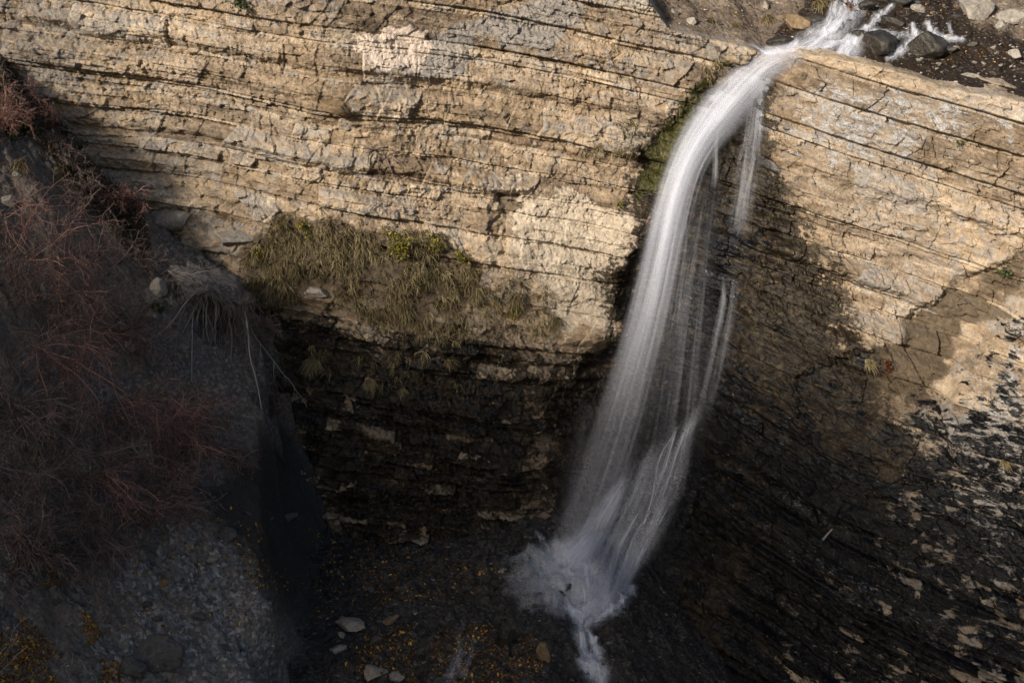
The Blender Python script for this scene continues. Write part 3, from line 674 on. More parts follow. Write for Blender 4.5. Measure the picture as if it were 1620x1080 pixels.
# water lying on the ground: thin sheets draped over it, densest along its flow lines
def draped(name, lines, mat, zfun, which, layers, amp, parent=None, step=.035, h0=.02, dh=.03, rag=.35, extra=None):
    segs = []
    for pts, ws in lines:
        Q = smooth_path(np.array(pts, float), 40); P, wh = hit(Q[:, 0], Q[:, 1], which); dd = depth_of(P)
        wv = np.interp(np.linspace(0, 1, 40), np.linspace(0, 1, len(ws)), ws) / FPX * dd * .5; L = np.r_[0, np.cumsum(np.linalg.norm(np.diff(P, axis=0), axis=1))]
        segs.append((P[:, :2], wv, L))
    al = np.concatenate([s_[0] for s_ in segs]); lo = al.min(0) - .8; hi = al.max(0) + .8
    gx = np.arange(lo[0], hi[0], step); gy = np.arange(lo[1], hi[1], step); GX, GY = np.meshgrid(gx, gy)
    best = np.full(GX.shape, 0.0); lat = np.zeros(GX.shape); lng = np.zeros(GX.shape)
    wx_ = GX + rag * .35 * fbm(GX * 2, GY * 2, 901, 3); wy_ = GY + rag * .35 * fbm(GX * 2, GY * 2, 902, 3)
    for k_, (P2, wv, L) in enumerate(segs):
        db = np.full(GX.shape, 1e9); ib = np.zeros(GX.shape, int)
        for i in range(len(P2)):
            d_ = (wx_ - P2[i, 0]) ** 2 + (wy_ - P2[i, 1]) ** 2; m_ = d_ < db; db[m_] = d_[m_]; ib[m_] = i
        T2 = np.gradient(P2, axis=0); T2 /= np.linalg.norm(T2, axis=1, keepdims=True) + 1e-9
        ex = wx_ - P2[ib, 0]; ey = wy_ - P2[ib, 1]; la = ex * T2[ib, 1] - ey * T2[ib, 0]; lo_ = L[ib] + ex * T2[ib, 0] + ey * T2[ib, 1]
        endf = ss(-.25, .12, lo_) * ss(L[-1] + .25, L[-1] - .12, lo_)
        de = np.exp(-(la / wv[ib]) ** 2 * 1.2) * endf * (db < (wv[ib] * 2.5 + .3) ** 2)
        m_ = de > best; best[m_] = de[m_]; lat[m_] = la[m_] + 3.1 * k_; lng[m_] = lo_[m_]
    VV = []; FF = []; fl_ = []; de_ = []
    for q in range(layers):
        zz = zfun(GX, GY) + h0 + dh * q + .04 * fbm(GX * 2, GY * 2, 930 + q, 2) * best
        VV.append(np.stack([GX, GY, zz], -1).reshape(-1, 3)); FF.append(grid_faces(len(gx), len(gy)) + q * GX.size)
        fl_.append(np.stack([lat, lng, lat * 0 + q * 5.3], -1).reshape(-1, 3)); de_.append((best * amp * (1 + (0 if extra is None else extra(GX, GY)))).ravel())
    V = np.concatenate(VV); F = np.concatenate(FF); de_ = np.concatenate(de_); F = F[(de_[F] > 0.01).any(1)]
    o = mesh_np(name, V, F, mat, {"flow": ('FLOAT_VECTOR', np.concatenate(fl_)), "dens": ('FLOAT', de_)})
    if parent: o.parent = parent
    else: o['kind'] = 'structure'
    return o
rays_ = []
for q in range(64):                                     # the foam runs out from the foot of the jet in tongues
    a_ = rw.uniform(0, 1); tx_ = np.interp(a_, [0, .25, .5, .75, 1], [812, 812, 850, 905, 960]) + rw.normal(0, 8); ty_ = np.interp(a_, [0, .25, .5, .75, 1], [905, 938, 955, 972, 950]) + rw.normal(0, 6)
    s0 = (rw.uniform(862, 950), rw.uniform(876, 915)); mid_ = ((s0[0] + tx_) / 2 + rw.normal(0, 8), (s0[1] + ty_) / 2 + rw.normal(0, 6))
    rays_.append(([s0, mid_, (tx_, ty_)], [30, rw.uniform(14, 30), rw.uniform(10, 20)]))
cen = hp(897, 894, 'g'); cen2 = hp(892, 918, 'g')
draped("foam", rays_ + [([(868, 884), (900, 890), (945, 902)], [30, 46, 30])], M_foam, ground_z, 'g', 6, .20, fall, .04, .02, .03, .4, lambda x, y: -1 + 1.35 * np.exp(-((x - cen2[0]) / 1.35) ** 2 - ((y - cen2[1]) / 2.1) ** 2) + 3.2 * np.exp(-((x - cen[0]) / .55) ** 2 - ((y - cen[1]) / .9) ** 2))
draped("outflow_water", [([(950, 958), (930, 978), (918, 998), (920, 1026), (936, 1050), (948, 1076), (950, 1110)], [30, 34, 20, 14, 26, 20, 18]), ([(1000, 930), (972, 960), (940, 982)], [10, 14, 14]), ([(900, 960), (922, 980), (916, 1002)], [14, 20, 14]),
                         ([(930, 998), (938, 1020), (944, 1046)], [10, 8, 22]), ([(920, 1046), (936, 1054), (958, 1068)], [12, 22, 14]), ([(925, 1060), (945, 1064)], [10, 10])], M_casc, ground_z, 'g', 4, .60, None, .04)
draped("side_stream_water", [([(735, 985), (728, 1010), (732, 1030), (722, 1052), (705, 1078)], [4, 8, 14, 18, 14]), ([(745, 1030), (740, 1050), (730, 1070)], [5, 8, 6])], M_casc, ground_z, 'g', 3, .16, None, .04)
draped("stream_water", [([(1352, -2), (1340, 24), (1320, 44), (1298, 62), (1270, 82), (1232, 99), (1196, 112)], [26, 34, 36, 44, 50, 46, 30]), ([(1322, 6), (1312, 40), (1290, 66)], [10, 16, 16]),
                        ([(1520, 68), (1480, 64), (1436, 60), (1396, 54), (1350, 62), (1312, 76), (1272, 92)], [8, 10, 9, 9, 16, 22, 20]), ([(1392, 24), (1374, 44), (1345, 64)], [8, 9, 14]),
                        ([(1466, 38), (1474, 52), (1488, 64)], [5, 8, 8]), ([(1446, 42), (1450, 58)], [6, 8]), ([(1500, 42), (1505, 64)], [4, 7]), ([(1450, 62), (1426, 82), (1404, 98)], [10, 10, 7]),
                        ([(1345, 66), (1340, 84), (1332, 92)], [34, 36, 20]), ([(1420, -2), (1406, 16), (1396, 30)], [7, 9, 5]), ([(1260, 70), (1240, 92)], [16, 12])], M_casc, hill_z, 'h', 4, .40, None, .03, .02, .03)

# ------------------------------------------------------------------ loose rock
def ico(sub):
    t = (1 + 5 ** .5) / 2
    V = [(-1, t, 0), (1, t, 0), (-1, -t, 0), (1, -t, 0), (0, -1, t), (0, 1, t), (0, -1, -t), (0, 1, -t), (t, 0, -1), (t, 0, 1), (-t, 0, -1), (-t, 0, 1)]
    F = [(0, 11, 5), (0, 5, 1), (0, 1, 7), (0, 7, 10), (0, 10, 11), (1, 5, 9), (5, 11, 4), (11, 10, 2), (10, 7, 6), (7, 1, 8), (3, 9, 4), (3, 4, 2), (3, 2, 6), (3, 6, 8), (3, 8, 9), (4, 9, 5), (2, 4, 11), (6, 2, 10), (8, 6, 7), (9, 8, 1)]
    V = [np.array(v) / np.linalg.norm(v) for v in V]
    for _ in range(sub):
        c = {}; G = []
        def mid(a, b):
            q = (min(a, b), max(a, b))
            if q not in c: m = V[a] + V[b]; V.append(m / np.linalg.norm(m)); c[q] = len(V) - 1
            return c[q]
        for a, b, d in F:
            e, f, g = mid(a, b), mid(b, d), mid(d, a); G += [(a, e, g), (b, f, e), (d, g, f), (e, f, g)]
        F = G
    return np.array(V), np.array(F)
ICO = {i: ico(i) for i in (0, 1, 2, 4)}
def boulder_verts(seed, sub=4, planes=13, squash=(1, .8, .6)):
    """a lump cut by random planes, roughened"""
    rg = np.random.default_rng(seed); Vn, F = ICO[sub]
    m = rg.normal(size=(planes, 3)); m /= np.linalg.norm(m, axis=1, keepdims=True); d = rg.uniform(.62, 1.0, planes)
    dt = np.maximum(Vn @ m.T, 0.08); rr = np.minimum((d / dt).min(1), 1.25)
    V = Vn * rr[:, None]
    if sub > 2:
        f, e, c = facets(V[:, 0] * 2.3 + V[:, 2], V[:, 1] * 2.3 - V[:, 2] * .6, seed)
        V = V * (1 + .05 * fbm(V[:, 0] * 3 + seed, V[:, 1] * 3 + V[:, 2] * 2, seed, 4) + .05 * f)[:, None]
    return V * np.array(squash), F
def rock_material(name, lo, hi, lich=(0.5, .48, .44), wet=False):
    k = NT(name); P = k.n('ShaderNodeTexCoord').outputs['Object']; inf = k.n('ShaderNodeObjectInfo').outputs['Random']
    n1 = k.noise(P, 2.2, 6, .65); n2 = k.noise(P, 9, 5, .7)
    c = k.ramp(k.math('ADD', k.math('MULTIPLY', n1, .6), k.math('MULTIPLY', n2, .4)), [(.35, lo), (.62, hi)])
    c = k.mix(k.math('MULTIPLY', k.maprange(n2, .58, .68), .5), c, lich)
    c = k.mix(k.math('MULTIPLY', k.maprange(k.noise(P, 4.5, 5, .7), .56, .66), .6), c, tuple(x * .35 for x in lo))
    c = k.mix(.45, c, k.mix(inf, (.02, .019, .018), (.22, .2, .18)), 'SOFT_LIGHT')
    h = k.math('ADD', n2, k.math('MULTIPLY', k.noise(k.vscale(P, (1, 1, 4)), 5, 5, .6), .8))
    return k.done(c, .45 if wet else .88, k.bump(h, .7, .05), spec=.45 if wet else .25)
M_pale = rock_material("pale_stone", (.22, .20, .175), (.46, .43, .38), (.60, .58, .54))
M_grey = rock_material("grey_stone", (.06, .06, .062), (.17, .165, .165), (.30, .29, .28))
M_dark = rock_material("wet_dark_stone", (.008, .007, .006), (.075, .066, .052), (.12, .11, .09), True)
M_tan = rock_material("tan_stone", (.15, .105, .06), (.33, .25, .16), (.42, .36, .27))
M_clod = rock_material("dark_earthy_stone", (.018, .016, .014), (.07, .062, .054), (.14, .13, .115))
nr = [0]
def rock(px, py, wpix, label, mat, aspect=(1, .8, .62), rz=None, tilt=0, group=None, name="boulder", which='cgh', sink=.25, sub=4, cat=None):
    nr[0] += 1; P = hp(px, py, which); wd = float(wpx(P[None], wpix)[0]) * .5
    V, F = boulder_verts(500 + nr[0], sub, squash=np.array(aspect) * wd / .95)
    o = mesh_np(name, V, F, mat, smooth=False)
    o.rotation_euler = (tilt, random.uniform(-.15, .15), random.uniform(-.6, .6) if rz is None else rz)
    o.location = (P[0], P[1] + wd * .2, P[2] + wd * aspect[2] * (1 - 2 * sink))
    if sub > 2:
        o.data.polygons.foreach_set("use_smooth", np.ones(len(F), bool))
    tag(o, label, cat or name, group); return o
rock(1546, 24, 62, "large grey boulder with tan underside on the bank right of the stream", M_grey if 0 else M_pale, (1, .8, .6), rz=.2, name="boulder", which='h')
rock(1606, 36, 46, "pale tan slab stone lying beside the large boulder at the top edge", M_pale, (1, .8, .5), which='h')
rock(1584, 46, 22, "small pale stone wedged between the large boulder and the tan slab", M_pale, (.8, .8, .8), which='h', name="stone")
rock(1392, 78, 60, "dark wet boulder the stream parts around above the lip", M_dark, (1, .8, .65), which='h')
rock(1470, 84, 76, "dark lichen-mottled boulder right of the split stream", M_dark, (1, .7, .55), which='h')
rock(1262, 46, 44, "tan brown boulder on the left bank of the upper stream", M_tan, (1, .8, .7), which='h')
rock(1420, 8, 40, "dark rock ledge between the upper stream cascades", M_dark, (1.2, .8, .6), which='h')
for a, b, c, lb in [(1362, 58, 24, "dark wet rock in the middle of the upper stream"), (1410, 40, 34, "black rock behind the boulder that parts the stream"), (1372, 14, 26, "dark rock at the head of the upper stream by the left cascade"), (1502, 84, 30, "low dark rock on the right bank of the stream"),
                   (1540, 74, 18, "small brown-black rock below the large grey boulder"), (1234, 72, 34, "dark wet rock on the left of the stream lip"), (1290, 34, 26, "dark brown rock beside the tan brown boulder")]:
    rock(a, b, c, lb, M_dark, (1, .8, .55), which='h', name="boulder" if c > 25 else "stone")
rock(1452, 18, 22, "small light stone in the upper stream bed", M_pale, (1, .8, .6), which='h', name="stone")
rock(1212, 14, 14, "small white stone among the grass tufts above the cliff", M_pale, (.7, .7, 1), which='h', name="stone")
rock(1096, 40, 20, "white pointed stone on the soil above the tan cliff", M_pale, (.8, .7, 1), which='h', name="stone")
rock(1536, 122, 26, "long flat pale stone on the dark gravel right of the stream", M_pale, (1.2, .6, .35), which='h', name="stone")
rock(1606, 92, 22, "rounded pale stone near the right edge above the buttress", M_pale, (1, .8, .7), which='h', name="stone")
rock(535, 170, 54, "grey block jutting from the tan cliff and casting a shadow", M_tan, (1, .9, .55), rz=.3, which='c', sink=.4)
rock(250, 466, 28, "white upright stone beside the overhanging root mat", M_pale, (.8, .8, 1.05), which='g', name="stone")
rock(206, 550, 26, "pale chunky stone on the bank amid red twigs", M_pale, (.9, .8, .8), which='g', name="stone")
rock(232, 421, 9, "tiny pale stone above the white upright stone", M_pale, (.7, .7, .9), which='g', name="stone")
rock(203, 682, 15, "small tan stone under the red bushes on the bank", M_tan, (1, .8, .8), which='g', name="stone")
rock(258, 921, 24, "tan leaf-shaped stone on the grey scree", M_tan, (.8, 1, .5), which='g', name="stone")
rock(240, 1052, 84, "large grey boulder at the bottom of the scree", M_grey, (1, .8, .6), which='g')
rock(205, 1066, 46, "dark grey boulder leaning on the large scree boulder", M_grey, (.9, .8, .8), which='g')
rock(212, 1040, 40, "flat grey slab capping the scree boulders", M_grey, (1.1, .7, .3), which='g')
rock(100, 912, 30, "grey slate shard on the bank above the yellow leaves", M_grey, (.6, .6, 1), which='g', name="stone")
rock(25, 855, 60, "grey outcrop rock at the left edge under the bushes", M_grey, (1, .8, .9), which='g')
rock(316, 978, 26, "dark grey flat stone in the middle of the scree", M_grey, (1, .8, .5), which='g', name="stone")
rock(362, 855, 30, "grey stone at the top of the pale scree", M_grey, (.8, .7, 1), which='g', name="stone")
rock(10, 325, 26, "pale square stone at the left edge of the bank", M_pale, (1, .8, .8), which='g', name="stone")
rock(28, 280, 14, "small white stone below the green plants on the bank", M_pale, (1, .8, .8), which='g', name="stone")
rock(556, 994, 40, "mottled pale rock on the dark ravine floor", M_pale, (1.2, .8, .5), which='g')
rock(617, 983, 24, "flat brown stone on the ravine floor", M_tan, (1.1, .6, .35), which='g', name="stone")
rock(596, 1014, 16, "rounded dark grey stone between the pale and mottled rocks", M_grey, (1, .8, .8), which='g', name="stone")
rock(590, 1070, 40, "pale grey boulder at the bottom edge of the ravine floor", M_pale, (1, .8, .6), which='g')
rock(628, 1076, 24, "speckled pale stone right of the bottom edge boulder", M_pale, (1, .8, .6), which='g', name="stone")
rock(536, 1030, 24, "pale triangular rock at the edge of the black sand", M_pale, (1, .8, .6), which='g', name="stone")
rock(858, 1044, 34, "brown slab rock standing in the leaf litter near the outflow", M_tan, (.7, .6, 1), which='g')
rock(800, 1022, 46, "dark ridge of rock in the leaf litter", M_dark, (.5, .8, 1), which='g')
rock(795, 905, 12, "small pale pebble left of the foaming pool", M_pale, (1, .8, .6), which='g', name="stone")
rock(668, 850, 36, "brown stone at the foot of the dark wall", M_tan, (.8, .6, 1), which='g')
rock(457, 820, 22, "lone grey stone on the black sand slope", M_grey, (1.1, .8, .6), which='g', name="stone")
rock(372, 384, 62, "pale rounded block at the foot of the lit wall above the root mat", M_pale, (1, .7, .45), which='cg', sink=.3)
rock(270, 352, 60, "pale angular block where the lit wall meets the shaded bank", M_pale, (1, .7, .5), which='cg', sink=.35)
rock(497, 466, 36, "pale block under the hanging grass on the ledge", M_pale, (1.3, .7, .55), which='c', sink=.4)
for a, b, c, lb in [(402, 486, 46, "dark clod of rock on the rim right of the hanging roots"), (438, 548, 40, "dark rock on the rim of the bank above the black hollow"), (452, 612, 52, "broad dark rock bulging from the rim halfway down the hollow"), (478, 690, 44, "dark rock low on the rim beside the foot of the dark wall"),
                    (508, 770, 40, "dark rock where the black sand meets the dark wall"), (548, 838, 44, "dark rock at the corner between black sand and ravine floor"), (350, 520, 40, "dark rock half hidden behind the hanging roots")]:
    rock(a, b, c, lb, M_clod, (1, .8, .7), which='g', sink=.35)
for a, b, c in [(898, 935, 14), (852, 944, 12), (888, 944, 12), (868, 921, 10), (924, 957, 10)]:
    rock(a, b, c, "small dark stone breaking through the foam of the pool", M_dark, (1.2, .8, .7), which='g', sub=2, name="stone", sink=-.05, group="dark stones in the foaming pool")
# loose stones one could count, spread over the bank and the floor
stone_meshes = []
for q in range(7):
    V, F = boulder_verts(800 + q, 2, 11, (1, .75, .5)); stone_meshes.append(V); 
rs = np.random.default_rng(17)
protos = [mesh_np("stone", V, ICO[2][1], m, smooth=False, link=False) for V in stone_meshes for m in (M_grey, M_pale)]
def stones(poly, n, lo, hi, label, group, pale=.25, which='g'):
    pp = scatter_poly(poly, n, rs); P, wh = hit(pp[:, 0], pp[:, 1], which)
    for p, h_ in zip(P, wh):
        if h_ == ' ': continue
        src = protos[2 * rs.integers(0, 7) + (rs.random() < pale)]
        o = src.copy(); COL.objects.link(o); sz = lo * (hi / lo) ** (rs.random() ** 2.2)
        o.location = p + np.array([0, 0, .15 * sz]); o.scale = (sz * rs.uniform(.8, 1.3), sz, sz * rs.uniform(.7, 1.2)); o.rotation_euler = rs.uniform(-.6, .6, 3) + np.array([0, 0, rs.uniform(0, 6)])
        tag(o, label, "stone", group)
stones([(0, 230), (60, 210), (150, 300), (220, 420), (240, 560), (60, 640), (0, 600)], 46, .05, .16, "small stone scattered on the upper soil bank under the red bushes", "stones on the upper bank", .35)
stones([(40, 860), (200, 780), (380, 860), (430, 1000), (420, 1080), (60, 1080)], 80, .05, .17, "small slate stone lying loose on the grey scree", "stones on the grey scree", .2)
stones([(560, 870), (840, 860), (800, 920), (880, 990), (860, 1080), (500, 1080)], 60, .05, .15, "small stone lying on the dark ravine floor", "stones on the ravine floor", .12)
stones([(330, 760), (430, 680), (560, 850), (600, 1000), (480, 1020), (400, 900)], 26, .04, .13, "small stone on the black sand slope", "stones on the black sand", .15)
stones([(1280, 0), (1520, 0), (1540, 100), (1420, 105), (1390, 70)], 44, .05, .18, "small dark wet stone in the upper stream bed", "stones in the stream bed", .12, "h")
stones([(1500, 60), (1620, 60), (1620, 140), (1400, 100)], 40, .05, .16, "small pale stone on the soil above the right buttress", "stones above the right buttress", .7, 'h')
stones([(1000, 0), (1250, 0), (1250, 50), (1060, 40)], 24, .05, .13, "small pale stone on the soil above the left cliff", "stones above the left cliff", .6, 'h')

# gravel too fine to count
def merge_scatter(name, P, base, F, sizes, mat, rg, rnd=True, flat=.6):
    n = len(P); ang = rg.uniform(0, 6.28, n); c, s = np.cos(ang), np.sin(ang)
    B = np.stack([base[rg.integers(0, len(base))] for _ in range(n)])
    B = B * sizes[:, None, None] * np.stack([rg.uniform(.8, 1.4, n), rg.uniform(.6, 1, n), rg.uniform(flat * .6, flat * 1.4, n)], -1)[:, None]
    x = B[..., 0] * c[:, None] - B[..., 1] * s[:, None]; y = B[..., 0] * s[:, None] + B[..., 1] * c[:, None]
    V = np.stack([x, y, B[..., 2]], -1) + P[:, None]
    FF = (F[None] + (np.arange(n) * base.shape[1])[:, None, None]).reshape(-1, F.shape[1])
    return mesh_np(name, V.reshape(-1, 3), FF, mat, {"tone": ('FLOAT', np.repeat(rg.random(n), base.shape[1]))}, smooth=False, kind='stuff')
gb = []
for q in range(8): gb.append(boulder_verts(900 + q, 1, 10, (1, .8, .7))[0])
gb = np.array(gb)
k = NT("gravel_mix"); tn = k.attr("tone")
M_grav = k.done(k.mix(.5, k.ramp(tn, [(0, (.04, .038, .037)), (.5, (.12, .116, .112)), (.85, (.25, .245, .24)), (1, (.48, .47, .45))]), k.ramp(k.noise(k.n('ShaderNodeNewGeometry').outputs['Position'], 20, 3), [(.3, (.06, .058, .056)), (.7, (.22, .215, .21))])), .85, spec=.3)
k = NT("wet_gravel_mix"); tn = k.attr("tone")
M_gravd = k.done(k.ramp(tn, [(0, (.006, .006, .007)), (.6, (.022, .020, .018)), (.88, (.06, .052, .043)), (1, (.17, .15, .125))]), .45, spec=.5)
def near_xy(n, x0, x1, y0, y1, rg): return np.stack([rg.uniform(x0, x1, n), rg.uniform(y0, y1, n)], -1)
q = near_xy(30000, -21, -2, -22, 0, rs); bd = bil(dF, TX0, TY0, TS, q[:, 0], q[:, 1]); lg = bil(soil[..., 2], TX0, TY0, TS, q[:, 0], q[:, 1]); sd_ = bil(soil[..., 0], TX0, TY0, TS, q[:, 0], q[:, 1])
q = q[(bd > -.2) & (sd_ < .4) & (rs.random(len(q)) < .035 + .8 * lg)]
merge_scatter("scree_gravel", np.c_[q, ground_z(q[:, 0], q[:, 1])], gb, ICO[1][1], .016 * (4.5 ** (rs.random(len(q)) ** 2)), M_grav, rs)
q = near_xy(16000, -9, 7, -14, -2.5, rs); bd = bil(dF, TX0, TY0, TS, q[:, 0], q[:, 1]); q = q[bd < .3]
merge_scatter("floor_gravel", np.c_[q, ground_z(q[:, 0], q[:, 1])], gb, ICO[1][1], .022 * (4.5 ** (rs.random(len(q)) ** 2)), M_gravd, rs)
q = near_xy(7000, 4, 20, -6, 8, rs); q = q[(bil(back, UX0, UY0, US, q[:, 0], q[:, 1]) > .3) & (rs.random(len(q)) < .3 + .7 * (vnoise(q[:, 0], q[:, 1], 5) > 0))]
k = NT("soil_gravel_mix"); tn = k.attr("tone")
M_gravs = k.done(k.ramp(tn, [(0, (.05, .04, .03)), (.5, (.12, .10, .085)), (.85, (.25, .22, .19)), (1, (.45, .42, .38))]), .85, spec=.3)
merge_scatter("hill_gravel", np.c_[q, hill_z(q[:, 0], q[:, 1])], gb, ICO[1][1], .018 * (4 ** (rs.random(len(q)) ** 2)), M_gravs, rs)
# fallen leaves
k = NT("fallen_leaf"); tn = k.attr("tone")
M_leaf = k.done(k.ramp(tn, [(0, (.09, .04, .014)), (.45, (.26, .12, .028)), (.8, (.50, .27, .04)), (1, (.70, .50, .08))]), .7, spec=.3)
lv = np.array([[(0, -1, 0), (.55, -.1, .18), (0, 1, .05), (-.55, -.1, .18)]], float); lf = np.array([(0, 1, 2, 3)])
def leaf_litter(name, polys, which, size=.035):
    PP = []
    for poly, n in polys:
        pp = scatter_poly(poly, n, rs); P, wh = hit(pp[:, 0], pp[:, 1], which); PP.append(P[[h_ != ' ' for h_ in wh]])
    P = np.concatenate(PP); P[:, 2] += .02; P[:, 1] -= .02
    n = len(P); ax = rs.normal(size=(n, 3)); B = lv[0][None] * (size * rs.uniform(.3, 1.5, n))[:, None, None]
    A1 = ax / np.linalg.norm(ax, axis=1, keepdims=True); ref = rs.normal(size=(n, 3)); A2 = np.cross(A1, ref); A2 /= np.linalg.norm(A2, axis=1, keepdims=True); A3 = np.cross(A1, A2)
    V = P[:, None] + B[..., :1] * A1[:, None] + B[..., 1:2] * A2[:, None] + B[..., 2:] * A3[:, None]
    FF = (lf[None] + (np.arange(n) * 4)[:, None, None]).reshape(-1, 4)
    mesh_np(name, V.reshape(-1, 3), FF, M_leaf, {"tone": ('FLOAT', np.repeat(rs.random(n) ** 1.6, 4))}, smooth=False, kind='stuff')
leaf_litter("fallen_leaves", [([(680, 1000), (760, 985), (850, 1000), (860, 1060), (800, 1080), (680, 1080)], 1350), ([(580, 1000), (660, 985), (660, 1080), (540, 1060)], 756), ([(600, 850), (780, 900), (760, 940), (600, 960), (560, 880)], 540),
                              ([(0, 1000), (60, 1010), (90, 1080), (0, 1080)], 1260), ([(30, 960), (100, 1040), (30, 1050)], 630), ([(160, 1040), (205, 1050), (190, 1080), (160, 1080)], 432), ([(125, 960), (165, 1000), (140, 1020)], 306), ([(60, 830), (110, 930), (70, 930)], 396),
                              ([(370, 850), (480, 940), (400, 930)], 288), ([(200, 720), (420, 830), (400, 1000), (180, 1000)], 936), ([(500, 840), (660, 870), (620, 960), (500, 980)], 360)], 'g', .055)
leaf_litter("cliff_leaves", [([(440, 560), (860, 640), (840, 830), (560, 830)], 150), ([(0, 380), (400, 560), (420, 700), (0, 760)], 260), ([(1150, 600), (1600, 650), (1500, 1080), (1100, 1080)], 110)], 'cg', .032)
leaf_litter("hillside_leaves", [([(1500, 60), (1600, 70), (1600, 110), (1480, 100)], 160), ([(1370, 0), (1560, 0), (1500, 40)], 120), ([(1110, 10), (1250, 20), (1250, 50), (1090, 50)], 120)], 'h', .032)

# ------------------------------------------------------------------ plants
class Tubes:
    """batches of tapered tubes -> one mesh"""
    def __init__(s): s.V = []; s.F = []; s.t = []; s.n = 0
    def add(s, L, r0, r1, k=3, tone=None):
        """L (m,n,3) polylines; radii from r0 to r1"""
        L = np.asarray(L, float); m, n, _ = L.shape
        T = np.gradient(L, axis=1); T /= np.linalg.norm(T, axis=2, keepdims=True) + 1e-9
        ref = np.where(np.abs(T[..., 2:3]) < .8, np.array([0, 0, 1.0]), np.array([1.0, 0, 0]))
        S = np.cross(T, ref); S /= np.linalg.norm(S, axis=2, keepdims=True) + 1e-9; N = np.cross(T, S)
        r0 = np.broadcast_to(r0, m); r1 = np.broadcast_to(r1, m)
        rr = r0[:, None] + (r1 - r0)[:, None] * np.linspace(0, 1, n)[None]
        a = np.arange(k) * 2 * np.pi / k
        V = L[:, :, None] + rr[..., None, None] * (np.cos(a)[:, None] * S[:, :, None] + np.sin(a)[:, None] * N[:, :, None])
        i = np.arange(n - 1)[:, None] * k + np.arange(k)[None]; j = np.arange(n - 1)[:, None] * k + (np.arange(k)[None] + 1) % k
        F = np.stack([i, j, j + k, i + k], -1).reshape(-1, 4)
        FF = (F[None] + (np.arange(m) * n * k)[:, None, None]).reshape(-1, 4) + s.n
        s.V.append(V.reshape(-1, 3)); s.F.append(FF); s.n += m * n * k
        tone = rp.random(m) if tone is None else np.broadcast_to(tone, m)
        s.t.append(np.repeat(tone, n * k))
    def build(s, name, mat, parent=None, kind=None, link=True):
        o = mesh_np(name, np.concatenate(s.V), np.concatenate(s.F), mat, {"tone": ('FLOAT', np.concatenate(s.t))}, kind=kind, link=link)
        if parent: o.parent = parent
        return o
rp = np.random.default_rng(23)
def unit(v): return v / (np.linalg.norm(v, axis=-1, keepdims=True) + 1e-9)
def grow(P0, D0, L, n=6, sag=.25, wob=.12):
    """m curved shoots from points P0 along D0, length L"""
    m = len(P0); L = np.broadcast_to(L, m); out = np.zeros((m, n, 3)); out[:, 0] = P0; d = unit(D0); st = (L / (n - 1))[:, None]
    for i in range(1, n):
        d = unit(d + rp.normal(0, wob, (m, 3)) + np.array([0, 0, -sag / n])); out[:, i] = out[:, i - 1] + d * st
    return out
def side_shoots(L, per, lo=.25, hi=1.0, spread=.7):
    m, n, _ = L.shape; idx = np.repeat(np.arange(m), per); t = rp.uniform(lo, hi, len(idx)) * (n - 1); i = np.minimum(t.astype(int), n - 2); f = (t - i)[:, None]
    P = L[idx, i] * (1 - f) + L[idx, i + 1] * f; d = unit(L[idx, i + 1] - L[idx, i])
    return P, unit(d + rp.normal(0, spread, (len(idx), 3))), t / (n - 1)
def tone_mat(name, stops, rough=.8, spec=.25):
    k = NT(name); return k.done(k.ramp(k.attr("tone"), stops), rough, spec=spec)
M_red = tone_mat("red_twig", [(0, (.07, .042, .038)), (.6, (.19, .113, .098)), (1, (.40, .225, .19))])
M_greytw = tone_mat("grey_twig", [(0, (.05, .04, .037)), (1, (.22, .17, .155))])
M_palew = tone_mat("bleached_wood", [(0, (.10, .09, .085)), (1, (.36, .33, .31))])
M_root = tone_mat("root_bark", [(0, (.05, .043, .04)), (.6, (.16, .14, .13)), (1, (.34, .31, .295))])
M_straw = tone_mat("dry_grass", [(0, (.045, .036, .018)), (.35, (.13, .105, .050)), (.7, (.25, .20, .105)), (.92, (.40, .33, .19)), (1, (.17, .18, .04))], .75)
M_oleaf = tone_mat("orange_leaf", [(0, (.22, .08, .012)), (.6, (.50, .24, .02)), (1, (.62, .40, .05))])
M_gleaf = tone_mat("green_leaf", [(0, (.010, .022, .005)), (.7, (.035, .065, .012)), (1, (.08, .11, .02))], .5)
M_yleaf = tone_mat("yellow_leaf", [(0, (.05, .05, .008)), (.6, (.15, .14, .018)), (1, (.30, .22, .025))], .6)
M_rleaf = tone_mat("rust_leaf", [(0, (.035, .012, .005)), (.7, (.12, .04, .012)), (1, (.22, .10, .02))], .7)
def leaves_mesh(P, size, asp=.55, up=None):
    n = len(P); A1 = unit(rp.normal(size=(n, 3)) + (0 if up is None else up)); A2 = unit(np.cross(A1, rp.normal(size=(n, 3)))); A3 = np.cross(A1, A2)
    sz = size * rp.uniform(.6, 1.4, n)
    B = np.array([(0, -1, 0), (asp, -.15, .2), (asp * .7, .5, .12), (0, 1, 0), (-asp * .7, .5, .12), (-asp, -.15, .2)], float)
    V = P[:, None] + (B[None, :, :1] * A1[:, None] + B[None, :, 1:2] * A2[:, None] + B[None, :, 2:] * A3[:, None]) * sz[:, None, None]
    F = np.array([(0, 1, 2, 5), (2, 3, 4, 5)]); FF = (F[None] + (np.arange(n) * 6)[:, None, None]).reshape(-1, 4)
    return V.reshape(-1, 3), FF, np.repeat(rp.random(n), 6)
def leaf_part(name, P, size, mat, parent, asp=.55, kind=None):
    V, F, t = leaves_mesh(P, size, asp); o = mesh_np(name, V, F, mat, {"tone": ('FLOAT', t)}, smooth=False, kind=kind); 
    if parent: o.parent = parent
    return o
